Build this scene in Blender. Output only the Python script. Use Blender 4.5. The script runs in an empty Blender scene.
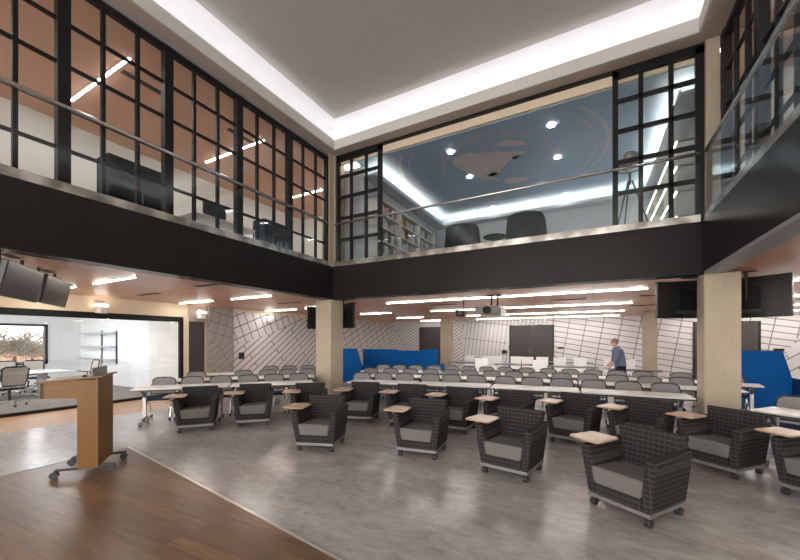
import bpy, bmesh, math, random
from mathutils import Vector, Matrix
random.seed(7)
C = bpy.context.scene.collection
SC = bpy.context.scene
PI = math.pi
R = math.radians
ORD = ['first','second','third','fourth','fifth','sixth','seventh','eighth','ninth','tenth','eleventh','twelfth',
       'thirteenth','fourteenth','fifteenth','sixteenth','seventeenth','eighteenth']

# ---------------------------------------------------------------- materials
def nt(name):
    m = bpy.data.materials.new(name); m.use_nodes = True
    t = m.node_tree; t.nodes.clear()
    return m, t
def N(t, typ, **kw):
    n = t.nodes.new(typ)
    for k, v in kw.items(): setattr(n, k, v)
    return n
def L(t, a, b): t.links.new(a, b)
def setin(n, **kw):
    for k, v in kw.items(): n.inputs[k.replace('_', ' ')].default_value = v
def rgba(c): return (c[0], c[1], c[2], 1.0)
def math_n(t, op, a, b=None):
    n = N(t, 'ShaderNodeMath', operation=op)
    for i, v in enumerate((a, b)):
        if v is None: continue
        if isinstance(v, (int, float)): n.inputs[i].default_value = v
        else: L(t, v, n.inputs[i])
    return n.outputs[0]
def mixc(t, fac, a, b, mode='MIX'):
    n = N(t, 'ShaderNodeMix', data_type='RGBA', blend_type=mode)
    for sock, v in ((n.inputs['Factor'], fac), (n.inputs['A'], a), (n.inputs['B'], b)):
        pass
    def put(s, v):
        if isinstance(v, (int, float)): s.default_value = v
        elif isinstance(v, tuple): s.default_value = rgba(v)
        else: L(t, v, s)
    put(n.inputs[0], fac); put(n.inputs[6], a); put(n.inputs[7], b)
    return n.outputs[2]
def coords(t):
    tc = N(t, 'ShaderNodeTexCoord'); sp = N(t, 'ShaderNodeSeparateXYZ'); L(t, tc.outputs['Object'], sp.inputs[0])
    return tc.outputs['Object'], sp.outputs[0], sp.outputs[1], sp.outputs[2]
def comb(t, x, y, z=0.0):
    n = N(t, 'ShaderNodeCombineXYZ')
    for i, v in enumerate((x, y, z)):
        if isinstance(v, (int, float)): n.inputs[i].default_value = v
        else: L(t, v, n.inputs[i])
    return n.outputs[0]
def finish(t, col, rough=0.5, metal=0.0, spec=0.5, bump=None, bstr=0.1, coat=0.0):
    p = N(t, 'ShaderNodeBsdfPrincipled'); o = N(t, 'ShaderNodeOutputMaterial')
    if isinstance(col, tuple): p.inputs['Base Color'].default_value = rgba(col)
    else: L(t, col, p.inputs['Base Color'])
    if isinstance(rough, (int, float)): p.inputs['Roughness'].default_value = rough
    else: L(t, rough, p.inputs['Roughness'])
    p.inputs['Metallic'].default_value = metal
    p.inputs['Specular IOR Level'].default_value = spec
    p.inputs['Coat Weight'].default_value = coat
    if bump is not None:
        b = N(t, 'ShaderNodeBump'); b.inputs['Strength'].default_value = bstr; b.inputs['Distance'].default_value = 0.01
        L(t, bump, b.inputs['Height']); L(t, b.outputs[0], p.inputs['Normal'])
    L(t, p.outputs[0], o.inputs[0])
    return p
def plain(name, col, rough=0.5, metal=0.0, spec=0.5, var=0.06, scale=6.0, coat=0.0):
    m, t = nt(name); co, x, y, z = coords(t)
    n = N(t, 'ShaderNodeTexNoise'); setin(n, Scale=scale, Detail=4.0); L(t, co, n.inputs['Vector'])
    lo = tuple(c*(1-var) for c in col); hi = tuple(min(1, c*(1+var)) for c in col)
    finish(t, mixc(t, n.outputs['Fac'], lo, hi), rough, metal, spec, coat=coat)
    return m
def wood(name, a, b, axis=0, rough=0.4, scale=1.0, coat=0.0):
    m, t = nt(name); co, x, y, z = coords(t)
    mp = N(t, 'ShaderNodeMapping'); L(t, co, mp.inputs['Vector'])
    s = [14.0*scale]*3; s[axis] = 0.9*scale; mp.inputs['Scale'].default_value = s
    n = N(t, 'ShaderNodeTexNoise'); setin(n, Scale=1.6, Detail=6.0, Roughness=0.6, Distortion=0.6); L(t, mp.outputs[0], n.inputs['Vector'])
    finish(t, mixc(t, n.outputs['Fac'], a, b), rough, bump=n.outputs['Fac'], bstr=0.04, coat=coat)
    return m
def emit(name, col, s):
    m, t = nt(name); co, x, y, z = coords(t)
    e = N(t, 'ShaderNodeEmission'); o = N(t, 'ShaderNodeOutputMaterial')
    e.inputs[0].default_value = rgba(col); e.inputs[1].default_value = s
    L(t, e.outputs[0], o.inputs[0]); return m
def glass(name, tint=(0.975, 0.985, 0.985), ior=1.4, extra=0.0, rough=0.0):
    m, t = nt(name); o = N(t, 'ShaderNodeOutputMaterial')
    tr = N(t, 'ShaderNodeBsdfTransparent'); tr.inputs[0].default_value = rgba(tint)
    g = N(t, 'ShaderNodeBsdfGlossy'); g.inputs['Roughness'].default_value = rough
    lw = N(t, 'ShaderNodeLayerWeight'); lw.inputs['Blend'].default_value = 0.5
    f0 = ((ior-1)/(ior+1))**2
    fac = math_n(t, 'ADD', math_n(t, 'MULTIPLY', math_n(t, 'POWER', lw.outputs['Facing'], 5.0), 1.0-f0), f0+extra)
    mx = N(t, 'ShaderNodeMixShader'); L(t, fac, mx.inputs[0]); L(t, tr.outputs[0], mx.inputs[1]); L(t, g.outputs[0], mx.inputs[2])
    L(t, mx.outputs[0], o.inputs[0]); return m

def floor_mat():
    m, t = nt('polished_concrete'); co, x, y, z = coords(t)
    mp = N(t, 'ShaderNodeMapping'); L(t, co, mp.inputs[0]); mp.inputs['Scale'].default_value = (1.0, 2.2, 1.0); mp.inputs['Rotation'].default_value = (0, 0, 0.5)
    n = N(t, 'ShaderNodeTexNoise'); setin(n, Scale=0.9, Detail=9.0, Roughness=0.68, Distortion=0.4); L(t, mp.outputs[0], n.inputs['Vector'])
    n2 = N(t, 'ShaderNodeTexNoise'); setin(n2, Scale=5.0, Detail=8.0, Roughness=0.7, Distortion=0.8); L(t, mp.outputs[0], n2.inputs['Vector'])
    r = N(t, 'ShaderNodeValToRGB'); L(t, n.outputs['Fac'], r.inputs[0])
    r.color_ramp.elements[0].position = 0.32; r.color_ramp.elements[0].color = (0.305, 0.283, 0.27, 1)
    r.color_ramp.elements[1].position = 0.68; r.color_ramp.elements[1].color = (0.49, 0.46, 0.44, 1)
    r2 = N(t, 'ShaderNodeValToRGB'); L(t, n2.outputs['Fac'], r2.inputs[0])
    r2.color_ramp.elements[0].position = 0.35; r2.color_ramp.elements[0].color = (0.76, 0.75, 0.735, 1)
    r2.color_ramp.elements[1].position = 0.6; r2.color_ramp.elements[1].color = (1, 1, 1, 1)
    col = mixc(t, 1.0, r.outputs[0], r2.outputs[0], 'MULTIPLY')
    rg = math_n(t, 'ADD', math_n(t, 'MULTIPLY', n2.outputs['Fac'], 0.12), 0.16)
    finish(t, col, rg, spec=0.5)
    return m
def plank_mat(name, tones, w=0.14, ln=1.6, rot=0.0, rough=0.33, gap=(0.05, 0.025, 0.012), mort=0.003):
    m, t = nt(name); co, x, y, z = coords(t)
    mp = N(t, 'ShaderNodeMapping'); L(t, co, mp.inputs[0]); mp.inputs['Rotation'].default_value = (0, 0, rot)
    b = N(t, 'ShaderNodeTexBrick'); L(t, mp.outputs[0], b.inputs['Vector'])
    b.offset = 0.37; b.inputs['Scale'].default_value = 1.0; b.inputs['Mortar Size'].default_value = mort
    b.inputs['Brick Width'].default_value = ln; b.inputs['Row Height'].default_value = w; b.inputs['Bias'].default_value = 0.0
    b.inputs['Color1'].default_value = rgba(tones[0]); b.inputs['Color2'].default_value = rgba(tones[1]); b.inputs['Mortar'].default_value = rgba(gap)
    mp2 = N(t, 'ShaderNodeMapping'); L(t, mp.outputs[0], mp2.inputs[0]); mp2.inputs['Scale'].default_value = (1.2, 16, 1)
    n = N(t, 'ShaderNodeTexNoise'); setin(n, Scale=1.5, Detail=7.0, Roughness=0.65, Distortion=0.5); L(t, mp2.outputs[0], n.inputs['Vector'])
    r = N(t, 'ShaderNodeValToRGB'); L(t, n.outputs['Fac'], r.inputs[0])
    r.color_ramp.elements[0].position = 0.3; r.color_ramp.elements[0].color = (0.55, 0.52, 0.5, 1)
    r.color_ramp.elements[1].position = 0.7; r.color_ramp.elements[1].color = (1.15, 1.12, 1.1, 1)
    finish(t, mixc(t, 1.0, b.outputs['Color'], r.outputs[0], 'MULTIPLY'), rough, bump=n.outputs['Fac'], bstr=0.03)
    return m
def ceil_wood_mat(name, ca, cb):
    m, t = nt(name); co, x, y, z = coords(t)
    fx = math_n(t, 'FLOOR', math_n(t, 'MULTIPLY', x, 0.83)); fy = math_n(t, 'FLOOR', math_n(t, 'MULTIPLY', y, 0.31))
    wn = N(t, 'ShaderNodeTexWhiteNoise', noise_dimensions='2D'); L(t, comb(t, fx, fy), wn.inputs['Vector'])
    mp = N(t, 'ShaderNodeMapping'); L(t, co, mp.inputs[0]); mp.inputs['Scale'].default_value = (0.8, 9, 1)
    n = N(t, 'ShaderNodeTexNoise'); setin(n, Scale=1.4, Detail=6.0, Distortion=0.5); L(t, mp.outputs[0], n.inputs['Vector'])
    c = mixc(t, wn.outputs['Value'], ca, cb)
    r = N(t, 'ShaderNodeValToRGB'); L(t, n.outputs['Fac'], r.inputs[0])
    r.color_ramp.elements[0].color = (0.8, 0.78, 0.76, 1); r.color_ramp.elements[1].color = (1.12, 1.1, 1.1, 1)
    gx = math_n(t, 'LESS_THAN', math_n(t, 'FRACT', math_n(t, 'MULTIPLY', x, 0.83)), 0.012)
    c = mixc(t, 1.0, c, r.outputs[0], 'MULTIPLY')
    c = mixc(t, math_n(t, 'MULTIPLY', gx, 0.5), c, (0.08, 0.05, 0.04))
    finish(t, c, 0.32)
    return m
def mural_mat(name, ax, regions, base=(0.72, 0.70, 0.71)):
    """wall graphic of thin grey street lines; regions = [(u_start, slope, angle, brick_w, row_h, offset, line)]"""
    m, t = nt(name); co, x, y, z = coords(t); u = x if ax == 0 else y
    col = None
    for (u0, slope, ang, bw, rh, offs, ln) in regions:
        ca, sa = math.cos(R(ang)), math.sin(R(ang))
        ur = math_n(t, 'ADD', math_n(t, 'MULTIPLY', u, ca), math_n(t, 'MULTIPLY', z, sa))
        vr = math_n(t, 'SUBTRACT', math_n(t, 'MULTIPLY', z, ca), math_n(t, 'MULTIPLY', u, sa))
        b = N(t, 'ShaderNodeTexBrick'); L(t, comb(t, ur, vr), b.inputs['Vector'])
        b.offset = offs; b.inputs['Scale'].default_value = 1.0; b.inputs['Mortar Size'].default_value = ln; b.inputs['Mortar Smooth'].default_value = 0.2
        b.inputs['Brick Width'].default_value = bw; b.inputs['Row Height'].default_value = rh
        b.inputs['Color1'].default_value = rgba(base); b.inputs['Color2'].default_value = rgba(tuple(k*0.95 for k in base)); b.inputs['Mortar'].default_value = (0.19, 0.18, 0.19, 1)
        if col is None: col = b.outputs['Color']
        else:
            edge = math_n(t, 'ADD', math_n(t, 'MULTIPLY', u, slope[0]), math_n(t, 'MULTIPLY', z, slope[1]))
            col = mixc(t, math_n(t, 'GREATER_THAN', edge, u0), col, b.outputs['Color'])
    finish(t, col, 0.55); return m
def fabric_mat(name, base, line, sz=0.042, wd=0.26):
    m, t = nt(name); co, x, y, z = coords(t)
    lx = math_n(t, 'LESS_THAN', math_n(t, 'FRACT', math_n(t, 'DIVIDE', x, sz)), wd*0.8)
    lz = math_n(t, 'LESS_THAN', math_n(t, 'FRACT', math_n(t, 'DIVIDE', z, sz)), wd)
    n = N(t, 'ShaderNodeTexNoise'); setin(n, Scale=220.0, Detail=2.0); L(t, co, n.inputs['Vector'])
    n2 = N(t, 'ShaderNodeTexNoise'); setin(n2, Scale=22.0, Detail=3.0); L(t, co, n2.inputs['Vector'])
    fac = math_n(t, 'MULTIPLY', math_n(t, 'MAXIMUM', math_n(t, 'MULTIPLY', lx, 0.75), lz), math_n(t, 'ADD', n2.outputs['Fac'], 0.35))
    c = mixc(t, fac, base, line)
    finish(t, mixc(t, 0.25, c, n.outputs['Color'], 'MULTIPLY'), 0.9, spec=0.2, bump=n.outputs['Fac'], bstr=0.2)
    return m
def weave_mat(name, col, sc=260.0):
    m, t = nt(name); co, x, y, z = coords(t)
    n = N(t, 'ShaderNodeTexNoise'); setin(n, Scale=sc, Detail=2.0); L(t, co, n.inputs['Vector'])
    c = mixc(t, n.outputs['Fac'], tuple(k*0.75 for k in col), tuple(min(1, k*1.25) for k in col))
    finish(t, c, 0.9, spec=0.2, bump=n.outputs['Fac'], bstr=0.2); return m
def concrete_mat(name, col):
    m, t = nt(name); co, x, y, z = coords(t)
    n = N(t, 'ShaderNodeTexNoise'); setin(n, Scale=2.2, Detail=8.0, Roughness=0.65); L(t, co, n.inputs['Vector'])
    v = N(t, 'ShaderNodeTexVoronoi'); setin(v, Scale=9.0); L(t, co, v.inputs['Vector'])
    hole = math_n(t, 'LESS_THAN', v.outputs['Distance'], 0.085)
    c = mixc(t, n.outputs['Fac'], tuple(k*0.78 for k in col), tuple(k*1.18 for k in col))
    c = mixc(t, math_n(t, 'MULTIPLY', hole, 0.45), c, tuple(k*0.45 for k in col))
    lines = math_n(t, 'LESS_THAN', math_n(t, 'FRACT', math_n(t, 'DIVIDE', x, 0.115)), 0.05)
    c = mixc(t, math_n(t, 'MULTIPLY', lines, 0.18), c, tuple(k*0.6 for k in col))
    finish(t, c, 0.75, bump=n.outputs['Fac'], bstr=0.15); return m
def brushed_mat(name, col, rough=0.25):
    m, t = nt(name); co, x, y, z = coords(t)
    mp = N(t, 'ShaderNodeMapping'); L(t, co, mp.inputs[0]); mp.inputs['Scale'].default_value = (3, 3, 60)
    n = N(t, 'ShaderNodeTexNoise'); setin(n, Scale=3.0, Detail=3.0); L(t, mp.outputs[0], n.inputs['Vector'])
    finish(t, mixc(t, n.outputs['Fac'], tuple(k*0.85 for k in col), tuple(min(1, k*1.1) for k in col)), rough, metal=0.9); return m
def carpet_mat():
    m, t = nt('carpet'); co, x, y, z = coords(t)
    n = N(t, 'ShaderNodeTexNoise'); setin(n, Scale=3.0, Detail=9.0, Roughness=0.8); L(t, co, n.inputs['Vector'])
    finish(t, mixc(t, n.outputs['Fac'], (0.10, 0.09, 0.08), (0.42, 0.39, 0.36)), 0.95, spec=0.1); return m
def brick_mat():
    m, t = nt('brick_far'); co, x, y, z = coords(t)
    b = N(t, 'ShaderNodeTexBrick'); L(t, comb(t, y, z), b.inputs['Vector'])
    b.inputs['Scale'].default_value = 1.0; b.inputs['Brick Width'].default_value = 0.5; b.inputs['Row Height'].default_value = 0.18; b.inputs['Mortar Size'].default_value = 0.02
    b.inputs['Color1'].default_value = (0.50, 0.24, 0.15, 1); b.inputs['Color2'].default_value = (0.42, 0.19, 0.12, 1); b.inputs['Mortar'].default_value = (0.5, 0.42, 0.36, 1)
    finish(t, b.outputs['Color'], 0.9); return m

M = {}
M['floor'] = floor_mat()
M['platform'] = plank_mat('walnut_planks', ((0.135, 0.074, 0.036), (0.215, 0.120, 0.060)), w=0.13, ln=2.2, rot=R(-3), gap=(0.085, 0.042, 0.020), mort=0.002)
M['oakfloor'] = plank_mat('oak_planks', ((0.50, 0.30, 0.16), (0.58, 0.36, 0.20)), w=0.15, ln=1.8, rot=R(90), rough=0.4, gap=(0.25, 0.15, 0.08))
M['ceilwood'] = ceil_wood_mat('wood_ceiling', (0.58, 0.27, 0.135), (0.62, 0.41, 0.31))
M['terracotta'] = plain('peach_ceiling', (0.60, 0.355, 0.25), 0.6, var=0.05, scale=1.0)
M['atrium'] = plain('grey_ceiling_paint', (0.47, 0.455, 0.415), 0.75, var=0.03, scale=0.5)
M['cove'] = plain('white_cove_paint', (0.86, 0.86, 0.88), 0.6, var=0.01)
M['soffit'] = plain('taupe_soffit_paint', (0.47, 0.385, 0.325), 0.6, var=0.04, scale=1.0)
M['lip'] = plain('pale_lip_paint', (0.62, 0.60, 0.56), 0.6, var=0.03)
M['cream'] = plain('cream_paint', (0.72, 0.60, 0.44), 0.65, var=0.03, scale=1.0)
M['offwhite'] = plain('offwhite_paint', (0.78, 0.75, 0.70), 0.6, var=0.03, scale=1.0)
M['white'] = plain('white_paint', (0.82, 0.82, 0.82), 0.5, var=0.02)
M['bulk'] = plain('charcoal_gloss_panel', (0.020, 0.0182, 0.0175), 0.25, spec=0.08, var=0.12, scale=1.5)
M['bulkbot'] = plain('grey_metal_lip', (0.28, 0.28, 0.29), 0.45, var=0.05)
M['black'] = plain('black_steel', (0.009, 0.009, 0.0095), 0.5, spec=0.25, var=0.2)
M['blackmat'] = plain('black_matte', (0.012, 0.012, 0.012), 0.6, var=0.2)
M['screen'] = plain('screen_gloss', (0.022, 0.019, 0.018), 0.22, var=0.1)
M['tvback'] = plain('tv_back', (0.012, 0.011, 0.011), 0.3, var=0.3, scale=3.0)
M['door'] = plain('dark_door', (0.050, 0.042, 0.040), 0.5, var=0.1)
M['steel'] = brushed_mat('brushed_steel', (0.62, 0.60, 0.57))
def shoe_mat():
    m, t = nt('polished_base_shoe'); co, x, y, z = coords(t)
    n = N(t, 'ShaderNodeTexNoise'); setin(n, Scale=3.2, Detail=2.0); L(t, co, n.inputs['Vector'])  # noise paints light and dark ceiling reflections into the shoe colour
    r = N(t, 'ShaderNodeValToRGB'); L(t, n.outputs['Fac'], r.inputs[0])
    r.color_ramp.elements[0].position = 0.38; r.color_ramp.elements[0].color = (0.20, 0.175, 0.15, 1)
    r.color_ramp.elements[1].position = 0.62; r.color_ramp.elements[1].color = (0.50, 0.47, 0.43, 1)
    finish(t, r.outputs[0], 0.25, metal=0.75); return m
M['shoe'] = shoe_mat()
M['chrome'] = brushed_mat('chrome', (0.75, 0.75, 0.75), 0.12)
M['concrete'] = concrete_mat('board_formed_concrete', (0.43, 0.355, 0.265))
M['glass'] = glass('clear_glass')
M['railglass'] = glass('rail_glass', (0.965, 0.985, 0.985), 1.4, 0.0)
M['confglass'] = glass('office_glass', (0.95, 0.965, 0.97), 1.5, 0.02)
M['fabric'] = fabric_mat('checked_fabric', (0.027, 0.025, 0.0245), (0.066, 0.063, 0.063), 0.050, 0.24)
M['seatfab'] = weave_mat('grey_seat_fabric', (0.155, 0.148, 0.138))
M['tablet'] = wood('maple_tablet', (0.43, 0.275, 0.175), (0.52, 0.35, 0.24), axis=1, rough=0.3)
M['tablewhite'] = plain('white_laminate', (0.80, 0.77, 0.75), 0.28, var=0.02)
M['tableunder'] = plain('dark_tray', (0.10, 0.095, 0.09), 0.5)
M['tableleg'] = plain('silver_paint', (0.50, 0.48, 0.47), 0.3, metal=0.6)
M['legdark'] = plain('dark_chair_metal', (0.05, 0.05, 0.052), 0.35, metal=0.4)
M['mesh'] = weave_mat('grey_mesh', (0.27, 0.255, 0.25), 400.0)
M['navy'] = weave_mat('navy_seat', (0.02, 0.03, 0.07))
M['blue'] = weave_mat('royal_blue_fabric', (0.002, 0.085, 0.30), 120.0)
M['teal'] = weave_mat('dark_teal_fabric', (0.008, 0.016, 0.021), 60.0)
M['lectern'] = wood('lectern_veneer', (0.150, 0.060, 0.0075), (0.220, 0.098, 0.016), axis=2, rough=0.45)
M['lectern_top'] = wood('lectern_top', (0.150, 0.060, 0.0075), (0.220, 0.098, 0.016), axis=0, rough=0.42)
M['caster'] = plain('caster_rubber', (0.035, 0.034, 0.034), 0.45)
M['castergrey'] = plain('caster_grey', (0.20, 0.19, 0.185), 0.35, metal=0.5)
M['greyplate'] = plain('grey_baseplate', (0.22, 0.213, 0.205), 0.4, metal=0.4)
M['librblue'] = plain('blue_ceiling_mural', (0.27, 0.375, 0.485), 0.6, var=0.16, scale=0.5)
M['emblem'] = plain('emblem_tan', (0.55, 0.49, 0.49), 0.6, var=0.12, scale=3.0)
M['emblem_line'] = plain('emblem_line', (0.43, 0.42, 0.47), 0.6, var=0.1)
M['bluegrey'] = plain('bluegrey_wall', (0.42, 0.45, 0.48), 0.6, var=0.04, scale=1.0)
M['carpet'] = carpet_mat()
M['lilac'] = plain('lilac_grey_wall', (0.42, 0.40, 0.43), 0.6, var=0.05, scale=1.0)
M['plastic_white'] = plain('white_plastic', (0.80, 0.80, 0.80), 0.35, var=0.02)
M['beigemesh'] = weave_mat('beige_mesh', (0.50, 0.46, 0.40), 300.0)
M['trim_metal'] = plain('floor_transition_strip', (0.55, 0.52, 0.49), 0.3, metal=0.6)
M['shelf'] = plain('shelf_laminate', (0.66, 0.64, 0.60), 0.5)
M['shelfback'] = plain('shelf_back', (0.30, 0.34, 0.37), 0.6)
M['skin'] = plain('skin', (0.52, 0.30, 0.22), 0.5)
M['shirt'] = weave_mat('blue_shirt', (0.15, 0.18, 0.26), 30.0)
M['trouser'] = weave_mat('dark_trousers', (0.022, 0.026, 0.05), 200.0)
M['hair'] = plain('grey_brown_hair', (0.20, 0.15, 0.12), 0.7)
M['brick'] = brick_mat()
M['asphalt'] = plain('asphalt', (0.10, 0.10, 0.10), 0.9)
M['bark'] = plain('bark', (0.10, 0.07, 0.05), 0.9)
M['leaf'] = plain('bare_twigs', (0.13, 0.10, 0.075), 0.9, var=0.3)
M['winglass'] = plain('far_window', (0.07, 0.09, 0.12), 0.1)
M['vent'] = plain('slot_diffuser', (0.03, 0.028, 0.026), 0.6)
M['dimroom'] = plain('room_taupe', (0.42, 0.36, 0.31), 0.7)
M['wgl'] = plain('frosted_shade', (0.75, 0.73, 0.68), 0.3)
LIN = emit('led_line', (1.0, 0.95, 0.88), 34.0)
LINC = emit('led_line_conference', (0.93, 0.96, 1.0), 55.0)
LINU = emit('led_line_upper', (1.0, 0.96, 0.92), 42.0)
COVE = emit('cove_led', (0.92, 0.94, 1.0), 3.5)
LCOVE = emit('library_cove_led', (1.0, 0.90, 0.74), 13.0)
DOWN = emit('downlight', (1.0, 0.97, 0.92), 16.0)
SCON = emit('sconce', (1.0, 0.92, 0.80), 2.5)
SHELFLED = emit('shelf_led', (1.0, 0.93, 0.84), 4.0)

MURAL_BACK = mural_mat('street_graphic_back', 0, [
    (0, 0, 33, 3.2, 0.17, 0.5, 0.02), (-6.6, (1, 0), 83, 1.0, 0.22, 0.0, 0.016), (-4.6, (1, -0.3), 78, 1.3, 0.20, 0.5, 0.016),
    (-2.0, (1, 0), -10, 0.74, 0.26, 0.0, 0.02), (6.2, (1, -0.5), 37, 1.1, 0.42, 0.5, 0.022)])
MURAL_LEFT = mural_mat('street_graphic_left', 1, [
    (0, 0, 36, 2.3, 0.21, 0.5, 0.022), (-1.05, (-0.30, 1.0), 22, 0.33, 0.40, 0.0, 0.022), (13.1, (1, -0.2), 82, 1.4, 0.3, 0.5, 0.018), (14.6, (1, 0.4), 24, 0.6, 0.3, 0.0, 0.02)])
MURAL_SHADED = mural_mat('street_graphic_shade', 1, [(0, 0, 35, 1.2, 0.2, 0.5, 0.016), (1.6, (0, 1), 75, 0.35, 0.3, 0.0, 0.016)], base=(0.34, 0.31, 0.29))  # same street graphic, with the pier's shade put into a darker base colour

# ---------------------------------------------------------------- mesh helpers
class MB:
    def __init__(s): s.bm = bmesh.new()
    def box(s, x0, x1, y0, y1, z0, z1, mx=None):
        v = [s.bm.verts.new(p) for p in ((x0,y0,z0),(x1,y0,z0),(x1,y1,z0),(x0,y1,z0),(x0,y0,z1),(x1,y0,z1),(x1,y1,z1),(x0,y1,z1))]
        for f in ((3,2,1,0),(4,5,6,7),(0,1,5,4),(1,2,6,5),(2,3,7,6),(3,0,4,7)): s.bm.faces.new([v[i] for i in f])
        if mx is not None: bmesh.ops.transform(s.bm, matrix=mx, verts=v)
        return s
    def hexa(s, p):
        v = [s.bm.verts.new(q) for q in p]
        for f in ((3,2,1,0),(4,5,6,7),(0,1,5,4),(1,2,6,5),(2,3,7,6),(3,0,4,7)): s.bm.faces.new([v[i] for i in f])
        return s
    def prism(s, pts, z0, z1, mx=None):
        a = [s.bm.verts.new((x, y, z0)) for x, y in pts]; b = [s.bm.verts.new((x, y, z1)) for x, y in pts]
        n = len(pts)
        s.bm.faces.new(a[::-1]); s.bm.faces.new(b)
        for i in range(n): s.bm.faces.new((a[i], a[(i+1) % n], b[(i+1) % n], b[i]))
        if mx is not None: bmesh.ops.transform(s.bm, matrix=mx, verts=a+b)
        return s
    def tube(s, path, r, n=8, closed=False):
        P = [Vector(p) for p in path]; rings = []
        for i, p in enumerate(P):
            a = P[i-1] if i > 0 else (P[-1] if closed else P[0]); b = P[i+1] if i < len(P)-1 else (P[0] if closed else P[-1])
            d = (b-a).normalized(); up = Vector((0, 0, 1)) if abs(d.z) < 0.95 else Vector((1, 0, 0))
            u = d.cross(up).normalized(); w = d.cross(u).normalized()
            rr = r[i] if isinstance(r, (list, tuple)) else r
            rings.append([s.bm.verts.new(p + (u*math.cos(2*PI*k/n) + w*math.sin(2*PI*k/n))*rr) for k in range(n)])
        m = len(rings)
        for i in range(m if closed else m-1):
            A, B = rings[i], rings[(i+1) % m]
            for k in range(n): s.bm.faces.new((A[k], A[(k+1) % n], B[(k+1) % n], B[k]))
        if not closed: s.bm.faces.new(rings[0][::-1]); s.bm.faces.new(rings[-1])
        return s
    def lathe(s, prof, c=(0,0,0), n=20):
        rings = []
        for (r, z) in prof:
            rings.append([s.bm.verts.new((c[0]+r*math.cos(2*PI*k/n), c[1]+r*math.sin(2*PI*k/n), c[2]+z)) for k in range(n)])
        for i in range(len(rings)-1):
            A, B = rings[i], rings[i+1]
            for k in range(n): s.bm.faces.new((A[k], A[(k+1) % n], B[(k+1) % n], B[k]))
        s.bm.faces.new(rings[0][::-1]); s.bm.faces.new(rings[-1])
        return s
    def ball(s, c, r, sc=(1,1,1), n=10):
        mx = Matrix.Translation(c) @ Matrix.Diagonal((r*sc[0], r*sc[1], r*sc[2], 1))
        bmesh.ops.create_uvsphere(s.bm, u_segments=n, v_segments=max(6, n-2), radius=1.0, matrix=mx); return s
    def build(s, name, mat, parent=None, bevel=0.0, seg=2, smooth=False):
        bmesh.ops.recalc_face_normals(s.bm, faces=s.bm.faces[:])
        me = bpy.data.meshes.new(name); s.bm.to_mesh(me); s.bm.free()
        me.materials.append(mat)
        if smooth:
            for p in me.polygons: p.use_smooth = True
        o = bpy.data.objects.new(name, me); C.objects.link(o)
        if parent is not None: o.parent = parent
        if bevel > 0:
            b = o.modifiers.new('bevel', 'BEVEL'); b.width = bevel; b.segments = seg; b.limit_method = 'ANGLE'; b.angle_limit = R(40)
        return o
def tag(o, label, cat, group=None, kind=None):
    o['label'] = label; o['category'] = cat
    if group: o['group'] = group
    if kind: o['kind'] = kind
    return o
def struct(o): o['kind'] = 'structure'; return o
def empty(name, loc=(0,0,0), rz=0.0):
    o = bpy.data.objects.new(name, None); C.objects.link(o); o.location = loc; o.rotation_euler = (0, 0, rz); o.empty_display_size = 0.1
    return o
def copy_tree(o, parent=None):
    c = o.copy(); C.objects.link(c)
    if parent is not None: c.parent = parent
    for ch in KIDS.get(o.name, []):
        copy_tree(ch, c)
    return c
KIDS = {}
def index_tree(root):
    KIDS.clear()
    for o in bpy.data.objects:
        if o.parent: KIDS.setdefault(o.parent.name, []).append(o)
def sbox(name, mat, *a, parent=None, bevel=0.0):
    o = MB().box(*a).build(name, mat, parent, bevel)
    return struct(o) if parent is None else o
def rotm(x, y, z, rz): return Matrix.Translation((x, y, z)) @ Matrix.Rotation(rz, 4, 'Z')

# ---------------------------------------------------------------- dimensions
XL, XR, YB = -6.20, 1.60, 7.62      # atrium edges
ZC = 2.83                           # lower ceiling
ZB, ZS = 3.68, 3.81                 # balcony edge top, base shoe top
ZR = 4.84                           # handrail
ZT = 6.72                           # upper soffit
XW, YW, XE = -11.4, 19.8, 9.8       # lower walls
Y0 = -7.0

# ---------------------------------------------------------------- floors
A1, A2 = (-6.46, 2.885), (-1.0, 2.066)
MB().box(-9.4, XE, Y0, YW, -0.12, 0.0).build('floor', M['floor'])
struct(bpy.data.objects['floor'])
sbox('floor_oak', M['oakfloor'], XW, -9.4, Y0, YW, -0.12, 0.0)
fp = MB().prism([(-6.46, Y0), (3.2, Y0), (3.2, 1.436), A1], 0.0, 0.012).build('floor_walnut', M['platform']); struct(fp)
d = Vector((3.2-A1[0], 1.436-A1[1], 0)); 
tr = MB().box(0, d.length, 0, 0.028, 0, 0.016, rotm(A1[0], A1[1], 0, math.atan2(d.y, d.x))).box(-6.485, -6.46, Y0, 2.91, 0, 0.015).build('trim_1', M['trim_metal']); struct(tr)
sbox('floor_carpet', M['carpet'], -18.6, XW-0.03, 0.2, 6.65, -0.12, 0.0)
sbox('trim_2', M['black'], XW-0.05, XW+0.06, Y0, 6.6, 0, 0.07)

# ---------------------------------------------------------------- lower ceiling (ring round the atrium) and bulkheads
ce = MB()
ce.box(-18.6, XL-0.02, Y0, YW, ZC, ZC+0.2); ce.box(XL-0.02, XR+0.3, YB+0.3, YW, ZC, ZC+0.2); ce.box(XR+0.3, XE, Y0, YW, ZC, ZC+0.2)
struct(ce.build('ceiling_lower', M['ceilwood']))
sbox('wall_balcony_left', M['bulk'], XL-0.3, XL, Y0, YB+0.3, ZC-0.03, ZB)
sbox('wall_balcony_back', M['bulk'], XL, XR, YB, YB+0.3, ZC-0.03, ZB)
sbox('wall_balcony_right', M['bulk'], XR, XR+0.3, Y0, YB+0.3, ZC-0.0, ZB)
sbox('trim_3', M['bulkbot'], XR+0.005, XR+0.26, Y0, YB-0.1, ZC-0.05, ZC-0.001)
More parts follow.
